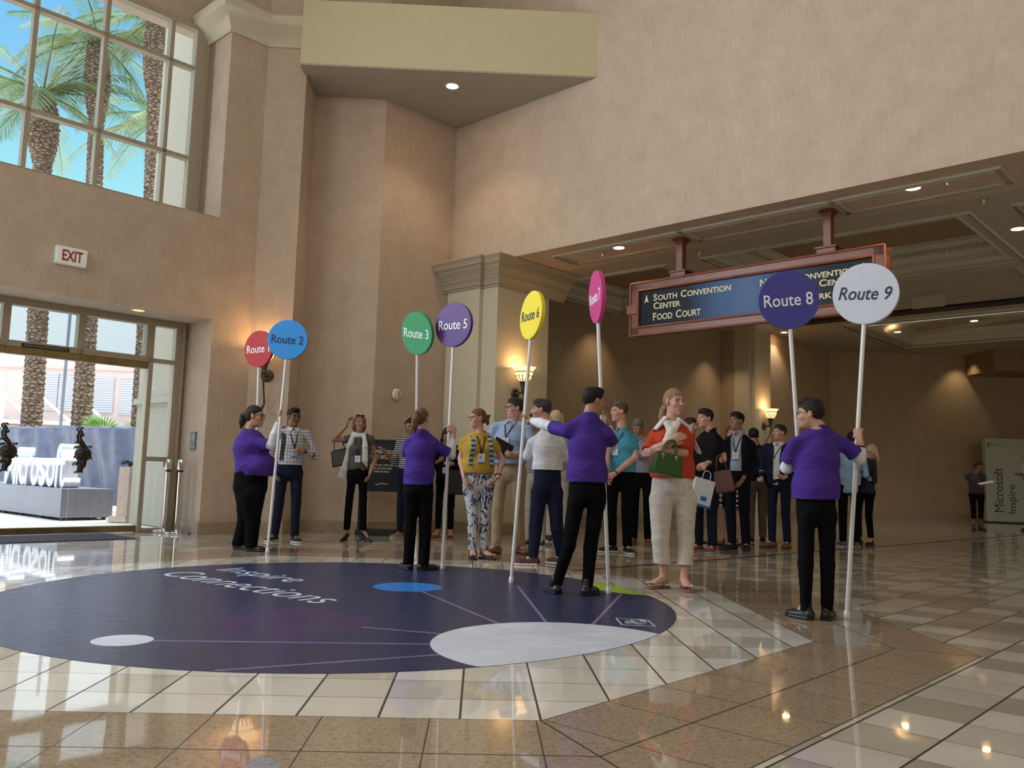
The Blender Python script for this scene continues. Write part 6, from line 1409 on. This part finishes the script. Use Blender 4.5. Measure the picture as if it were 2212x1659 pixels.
# 11, 12 people behind, mostly hidden
p = Person((1202, 1170), (1201, 886), 168, 'blonde person behind the white-shirted man, only the hair showing above his shoulder', skin='fair', sex='f', head_yaw=150, head=(1202, 906), res=.010); p.body(); p.top(cloth('grey_blouse', (.25, .24, .24)), hem=.52, sleeve=.6); p.trousers(cloth('pale_trousers', (.42, .38, .32)), leg=.95); p.shoes(SHB, SOLW); p.hair((.50, .40, .26), 'bob'); p.glasses(up=True)
p = Person((1155, 1180), (1153, 896), -25, 'dark-haired person peeking out between the blue-shirted and the white-shirted men', skin='tan', head_yaw=-20, head=(1152, 914), res=.010); p.body(); p.top(cloth('grey_shirt', (.20, .20, .22)), hem=.55, sleeve=1.8); p.trousers(cloth('stone_trousers', (.34, .31, .27)), leg=1.0); p.shoes(plain('navy_canvas', (.02, .025, .045)), SOLW); p.hair((.02, .015, .012), 'short')
# 13 white shirt man from behind
p = Person((1172, 1221), (1172, 861), -142, 'man in a crisp white shirt and navy trousers seen from behind, looking left', skin='pink', head_yaw=-96, head=(1170, 887), res=.007, bw=1.08, bd=1.05, stub=.5)
p.trunk(sh=((1150, 958, -.03), (1213, 960, .03)), neck=(1186, 926), chest=(1184, 965), waist=(1183, 1010), pelvis=(1182, 1045)); p.legs(((1165, 1065, 0), (1197, 1065, 0)), ((1157, 1145, 0), (1203, 1140, 0)), ((1151, 1215, -.05), (1214, 1208, .12)), ((-1, .1), (-.8, .6)))
p.arm('l', el=(1139, 985, .05), wr=(1152, 975, .30)); p.arm('r', el=(1225, 990, .1), wr=(1190, 985, .32)); p.body(); p.top(cloth('white_dress_shirt', (.62, .64, .70)), hem=.563, sleeve=1.9, collar=cloth('white_dress_shirt', (1, 1, 1)), wob=.010, loose=1.12, box=1.08); p.belt(z=.585); p.trousers(NAVY, leg=1.05, wob=.007); p.shoes(plain('burgundy_suede', (.10, .025, .03), .7), SOLW, sc=1.05); p.hair((.05, .045, .045), 'crop')
# 14 turquoise polo man
p = Person((1338, 1195), (1338, 868), -32, 'man in a turquoise polo shirt with hands clasped low, looking left', skin='pink', head_yaw=-72, head=(1338, 891), res=.008, bw=1.05)
p.trunk(sh=((1369, 951, -.02), (1320, 951, -.05)), neck=(1345, 926), chest=(1343, 965), waist=(1342, 1008), pelvis=(1341, 1035)); p.legs(feet=((1355, 1190, 0), (1322, 1188, .1)), toes=((.1, -1), (-.9, -.4)))
p.arm('r', el=(1310, 985, -.1), wr=(1310, 1022, -.28)); p.arm('l', el=(1372, 988, -.14), wr=(1327, 1024, -.30), hand='pose', dir=(-.9, -.2, -.3), palm=(.2, .8, 0), curl=.6)
p.body(); p.top(cloth('turquoise_polo', (.07, .31, .44)), hem=.53, sleeve=.55, collar=cloth('turquoise_polo', (1, 1, 1)), belly=.02); p.trousers(BLK, leg=.98); p.shoes(plain('black_canvas_shoe', (.015, .015, .018), .8), SOLW); p.hair((.10, .075, .06), 'short', t=.2, front=.012); p.lanyard(-.02, .66); p.watch('l')
# 15 grey haired man in check shirt
p = Person((1384, 1177), (1378, 902), -18, 'grey-haired man in a checked shirt looking down behind the turquoise polo man', skin='tan', head_yaw=-5, head=(1378, 924), res=.010, hpitch=-28); p.pose('phone', 'phone'); p.body(); p.top(cloth('check_shirt', (.10, .12, .17), 'check', (.40, .42, .46)), hem=.56, sleeve=1.85, collar=cloth('check_shirt', (1, 1, 1))); p.belt(M['cherry']); p.trousers(BLK, leg=1.0); p.shoes(BRS); p.hair((.13, .13, .135), 'short')
# 16 red top woman
p = Person((1450, 1272), (1456, 834), -6, 'woman in a red top and loose white trousers with crossed arms and knotted scarf', skin='pink', sex='f', head_yaw=28, head=(1456, 870), res=.006, bw=1.12, bd=1.08, hpitch=-3)
p.gaze = -.35
p.trunk(sh=((1489, 938, 0), (1414, 941, 0)), neck=(1450, 908), chest=(1452, 955), waist=(1452, 1010), pelvis=(1452, 1050)); p.legs(((1478, 1080, 0), (1430, 1080, 0)), ((1482, 1165, -.02), (1427, 1165, -.02)), ((1477, 1264, -.05), (1434, 1258, .05)), ((.05, -1), (-.85, -.5)))
p.arm('l', el=(1478, 978, -.12), wr=(1424, 975, -.26), hand='pose', dir=(-1, .1, -.1), palm=(0, 1, 0), curl=.4); p.arm('r', el=(1400, 978, -.06), wr=(1448, 952, -.30), hand='pose', dir=(.9, .0, .42), palm=(.1, 1, -.1), curl=.35)
p.body(bare_feet=True); p.top(cloth('red_top', (.47, .055, .022)), hem=.540, sleeve=.88, fat=1.0, bust=1.3, loose=1.2, wob=.008, seed=13, neck=.075, box=1.08); p.trousers(cloth('white_crinkle', (.66, .62, .56), 'crinkle'), hem=.118, leg=1.16, flare=1.25, hw=1.0, wob=.006, seed=12); p.sandals(plain('tan_footbed', (.25, .13, .08), .7), plain('taupe_strap', (.25, .18, .13), .5))
p.hair((.33, .21, .11), 'tied', extra=[[((.0, -.095, -.01), .028), ((-.035, -.11, -.07), .032), ((-.09, -.06, -.13), .026), ((-.105, -.03, -.19), .010)]]); p.lanyard(-.09, .74, badge=False)
scarf(p, cloth('cream_knit', (.68, .66, .60)), [pxp(p, (1438, 915), (1446, 932), (1437, 955), (1436, 975)), pxp(p, (1462, 915), (1450, 932), (1452, 958))], r=.036, name='knotted_scarf', knot=p.px(1447, 934))
F_ = Field(p.J['neck'] - .4, p.J['neck'] + .3, .009)
for sd, (x2, y2) in ((1, (1508, 965)), (-1, (1408, 925))):
    a = p.J['neck'] + p.U * .01 + p.L * sd * .06; b_ = p.J['shl' if sd > 0 else 'shr'] + p.U * .058 + p.L * sd * -.01; F_.cap(a, b_, .085, .085, .03, .028, wdir=p.F, k=.04)
    if sd > 0: F_.cap(b_, p.px(1509, 975, .12), .085, .07, .02, .02, wdir=p.F, k=.03)
F_.mesh('scarf_shoulder', cloth('cream_knit', (1, 1, 1)), p.root, wob=.006)
GB = plain('green_leather', (.028, .085, .012), .35, bmp=.3, nscale=60)
e = handbag('handbag', YP(1441, 1003, p.Y - .36), (1, .15, 0), .30, .20, .13, GB, 'small structured green leather handbag hanging from the crossed arm of the red-topped woman', handle=.13, tilt=.20, taper=.86, hw=.42)
b = MB()
for x_ in (-.11, .11):
    for y_ in (-.04, .04): b.ball((x_, y_, -.104), .008, 8)
b.build('stud', M['gold_metal'] if 'gold_metal' in M else M.setdefault('gold_metal', plain('gold_metal', (.6, .45, .2), .25, metal=1)), e)
b = MB()
for x_ in (-.06, .06): b.lathe([(.010, -.003), (.014, 0), (.010, .003)], (x_, -.05, .075), 14, axis=(0, 1, 0)); b.box(x_ - .006, x_ + .006, -.055, -.048, .04, .075)
b.build('buckle', M['gold_metal'], e)
# 17 black polo man and the white sleeve behind the red woman
p = Person((1524, 1193), (1527, 881), -48, 'dark-haired man in a black polo shirt behind the red-topped woman, looking left', skin='pink', head_yaw=-62, head=(1524, 905), res=.008, bw=1.12, bd=1.1)
p.trunk(sh=((1562, 961, .03), (1520, 960, -.1)), neck=(1535, 930)); p.arm('l', el=(1566, 995, -.05), wr=(1530, 992, -.25)); p.pose('phone', 'belly'); p.arm('l', el=(1563, 992, -.05), wr=(1528, 1000, -.22)); p.body(); p.top(cloth('black_polo', (.014, .014, .017)), hem=.54, sleeve=.62, belly=.05, collar=cloth('black_polo', (1, 1, 1))); p.trousers(DENIM, leg=1.02); p.shoes(plain('grey_red_shoe', (.26, .06, .05), .7), plain('grey_sole', (.35, .36, .36), .7)); p.hair((.025, .016, .013), 'crop')
p = Person((1494, 1178), (1494, 902), 30, 'white-shirted person mostly hidden behind the red-topped woman, sleeve showing at her side', skin='pink', head_yaw=40, head=(1490, 922), res=.010, face=False); p.arm('l', el=(1524, 985, -.05), wr=(1516, 1022, -.22)); p.body(); p.top(WHT, hem=.54, sleeve=1.35); p.trousers(BLK); p.shoes(SHB, SOLW); p.hair((.05, .03, .02), 'short')
e = empty('paper_bag', YP(1516, 1062, 11.4), 'white and blue paper carrier bag hanging beside the loose white trousers', 'bag'); b = MB(); b.box(-.14, .14, -.045, .045, -.20, .17); b.build('body', plain('bag_white', (.58, .62, .68), .6), e); b = MB(); b.box(-.1425, .1425, -.0475, .0475, -.20, -.17); b.box(.1405, .1425, -.047, .047, -.2, .17); b.box(-.02, .07, -.047, -.0455, -.12, -.06); b.build('blue_print', plain('bag_blue', (.02, .13, .45), .5), e)
b = MB(); b.tube([(-.06, -.04, .17), (-.05, -.04, .26), (0, -.04, .29), (.05, -.04, .26), (.06, -.04, .17)], .005, 6); b.build('handle', M['paper'], e, smooth=True); e.rotation_euler = (0, .25, .2)
# 18 polka dot skirt woman
p = Person((1574, 1177), (1580, 918), -30, 'woman in a black skirt with large white polka dots half hidden behind the dark-suited man', skin='pink', sex='f', head_yaw=-30, head=(1582, 938), res=.009, bw=1.12)
p.legs(feet=((1600, 1172, .05), (1560, 1172, 0))); p.body(bare_feet=True); p.top(cloth('white_blouse', (.6, .6, .62)), hem=.54, sleeve=.9); p.skirt(cloth('polka_skirt', (.012, .012, .014), 'dots', (.60, .60, .55)), hem=.305, w=1.15); p.sandals(plain('dark_sandal', (.03, .02, .02)), plain('black_strap2', (.02, .02, .02), .4)); p.hair((.10, .06, .04), 'bob')
handbag('satchel', YP(1564, 1040, 11.6), (1, -.3, 0), .26, .30, .12, plain('brown_satchel', (.10, .045, .030), .5), 'slouchy brown leather satchel hanging between the black polo and the dark suit', handle=.22, tilt=-.2, taper=.9)
# 19 suited man
p = Person((1592, 1188), (1594, 887), -34, 'man in a dark navy suit with pale open-collar shirt and badge, hand in pocket', skin='tan', head_yaw=-55, head=(1591, 911), res=.008, hpitch=4, brow=(.01, .01, .01))
p.trunk(sh=((1623, 962, .02), (1571, 960, -.05)), neck=(1596, 934)); p.legs(feet=((1612, 1182, 0), (1582, 1184, .03)), toes=((-.3, -.95), (-.9, -.3))); p.arm('l', el=(1632, 1000, -.05), wr=(1606, 1032, -.18)); p.arm('r', el=(1562, 990, -.02), wr=(1562, 1030, .02))
p.body(); p.top(cloth('pale_blue_shirt', (.40, .46, .54)), hem=.56, sleeve=.02, fat=.94, collar=cloth('pale_blue_shirt', (1, 1, 1)), vee=.05); TF = p.TF; p.belt(); p.top(cloth('navy_suit', (.010, .012, .020)), name='jacket', hem=.49, sleeve=1.93, fat=1.13, opening=(.055, .085, .50), neck=.082); p.TF = TF; p.trousers(cloth('navy_suit', (1, 1, 1)), leg=1.02); p.shoes(SHB); p.hair((.012, .010, .010), 'short'); p.lanyard(0, .665)
# 20 backpack person seen from behind
p = Person((1636, 1172), (1630, 924), 176, 'dark-haired person with a navy backpack seen from behind, left of the blazered man', skin='tan', head_yaw=170, head=(1628, 942), res=.010, face=False); p.legs(feet=((1622, 1168, 0), (1648, 1170, 0))); p.body(); p.top(cloth('navy_jacket', (.012, .015, .035)), hem=.53, sleeve=1.9, fat=1.08); p.trousers(cloth('olive_khaki', (.13, .105, .07)), leg=1.05); p.shoes(plain('black_canvas_shoe', (.015, .015, .018)), SOLW); p.hair((.02, .015, .012), 'short')
c = world(p, p.J['chest'] - p.F * .20); e = empty('backpack', c, 'navy backpack worn by the person seen from behind left of the blazered man', 'backpack'); b = MB(); b.box(-.15, .15, -.09, .06, -.24, .20); b.build('body', plain('navy_pack', (.018, .022, .05), .7), e, bevel=.05); b = MB(); b.box(-.12, .12, -.125, -.08, -.21, -.02); b.build('pocket', plain('navy_pack', (1, 1, 1)), e, bevel=.02)
# 21 blazer man
p = Person((1684, 1183), (1688, 915), -38, 'man in a navy blazer over a white shirt with brown shoes, chin raised, looking left', skin='pink', head_yaw=-62, head=(1684, 936), res=.008, hpitch=8, stub=.35)
p.legs(feet=((1701, 1178, -.02), (1668, 1178, .02)), toes=((-.5, -.85), (-.95, -.3))); p.arm('r', ('b', .03, .0, -.175), ('b', .0, .10, -.25), 'pose', dir=(-.6, -.5, -.4), palm=(.3, 0, .5), curl=1.2); p.arm('l', ('b', .035, -.01, -.175), ('b', -.03, .11, -.23), 'pose', dir=(-.6, -.5, -.3), palm=(.3, .2, .5), curl=1.2)
p.body(); p.top(cloth('white_open_shirt', (.62, .62, .64)), hem=.50, sleeve=.02, fat=.94, collar=cloth('white_open_shirt', (1, 1, 1)), vee=.07); TF = p.TF; p.top(cloth('navy_blazer', (.016, .020, .040)), name='jacket', hem=.49, sleeve=1.92, fat=1.14, opening=(.05, .055, .50), neck=.082); p.TF = TF; p.trousers(DENIM, leg=.98); p.shoes(BRS, plain('dark_sole', (.04, .03, .03), .7), sc=1.1); p.hair((.035, .025, .02), 'short'); p.lanyard(-.02, .68, badge=False)
# 22 light blue shirt person behind the right young man
p = Person((1836, 1182), (1838, 932), 170, 'person in an untucked light blue shirt standing behind the purple-shirted man at the right', skin='tan', head_yaw=150, head=(1842, 950), res=.010, face=False); p.pose('phone', 'phone'); p.body(); p.top(cloth('sky_shirt', (.24, .38, .52)), hem=.46, sleeve=1.9, fat=1.05); p.trousers(BLK); p.shoes(plain('grey_runner', (.08, .09, .11), .7), SOLW); p.hair((.015, .012, .012), 'short')
# 23 blonde woman with phone
p = Person((1869, 1178), (1885, 956), -62, 'blonde woman in a dark speckled jacket and black leggings looking down at her phone', skin='pink', sex='f', head_yaw=-60, head=(1884, 976), res=.008, hpitch=-24, bw=1.1, bd=1.15)
p.legs(feet=((1882, 1175, -.05), (1856, 1170, .1)), toes=((-.6, -.6), (-1, -.2))); p.arm('l', ('b', .03, .02, -.175), ('b', -.04, .15, -.115), 'pose', dir=(-.9, -.3, .3), palm=(.2, .1, 1), curl=.5); p.arm('r', ('b', .03, .02, -.175), ('b', -.02, .15, -.115), 'pose', dir=(-.9, 0, .3), palm=(.2, .3, 1), curl=.5)
p.body(); p.top(cloth('speckled_jacket', (.030, .036, .055), 'marl'), hem=.50, sleeve=1.85, fat=1.06, wob=.008, bust=1.0); p.trousers(BLK, hem=.075, leg=.92); p.shoes(SHB, kind='slip'); p.hair((.58, .48, .33), 'long'); p.lanyard(.0, .60)
phone(p, 'l', 'dark phone in the hands of the blonde woman at the right', (.02, .02, .022))
# 24 far staff member
p = Person((2112, 1146), (2116, 997), -12, 'far staff member in dark grey and cropped black trousers holding a paper by the banner', skin='brown', sex='f', head_yaw=15, head=(2114, 1009), res=.010, bw=1.1, bd=1.1)
p.legs(feet=((2118, 1144, .1), (2103, 1143, -.1))); p.arm('r', el=(2080, 1037, .1), wr=(2087, 1053, -.05)); p.arm('l', el=(2130, 1040, -.05), wr=(2124, 1048, -.35)); p.body(); p.top(cloth('charcoal_polo', (.045, .045, .05)), hem=.53, sleeve=.6); p.trousers(BLK, hem=.17, leg=.95); p.shoes(SHB); p.hair((.015, .012, .012), 'short', extra=[[((0, -.05, .12), .03), ((0, -.06, .14), .025)]])
b = MB(); b.obox((0, 0, 0), Vector((.95, -.1, .22)).normalized(), Vector((.2, .9, .15)).normalized(), Vector((-.22, -.15, 1)).normalized(), .17, .11, .002); o = b.build('paper_sheet', M['paper']); o.location = world(p, p.J['wrl'] + V3((.02, -.08, .06))); tag(o, 'white sheet of paper in the hand of the far staff member', 'paper')
# 25 person at the right edge
p = Person((2232, 1148), (2232, 974), -88, 'lilac-sleeved person cut off by the right edge, hand stretching out a phone', skin='brown', head_yaw=-90, head=(2222, 986), res=.010); p.arm('r', el=(2216, 1036, -.1), wr=(2207, 1024, -.35), hand='pose', dir=(-1, -.1, .2), palm=(0, .1, -1), curl=.6); p.body(); p.top(cloth('lilac_shirt', (.36, .34, .42)), hem=.55, sleeve=1.85); p.trousers(BLK); p.shoes(SHB); p.hair((.20, .05, .02), 'short')
e = phone(p, 'r', 'dark phone held out at the right edge of the picture', (.02, .02, .022))
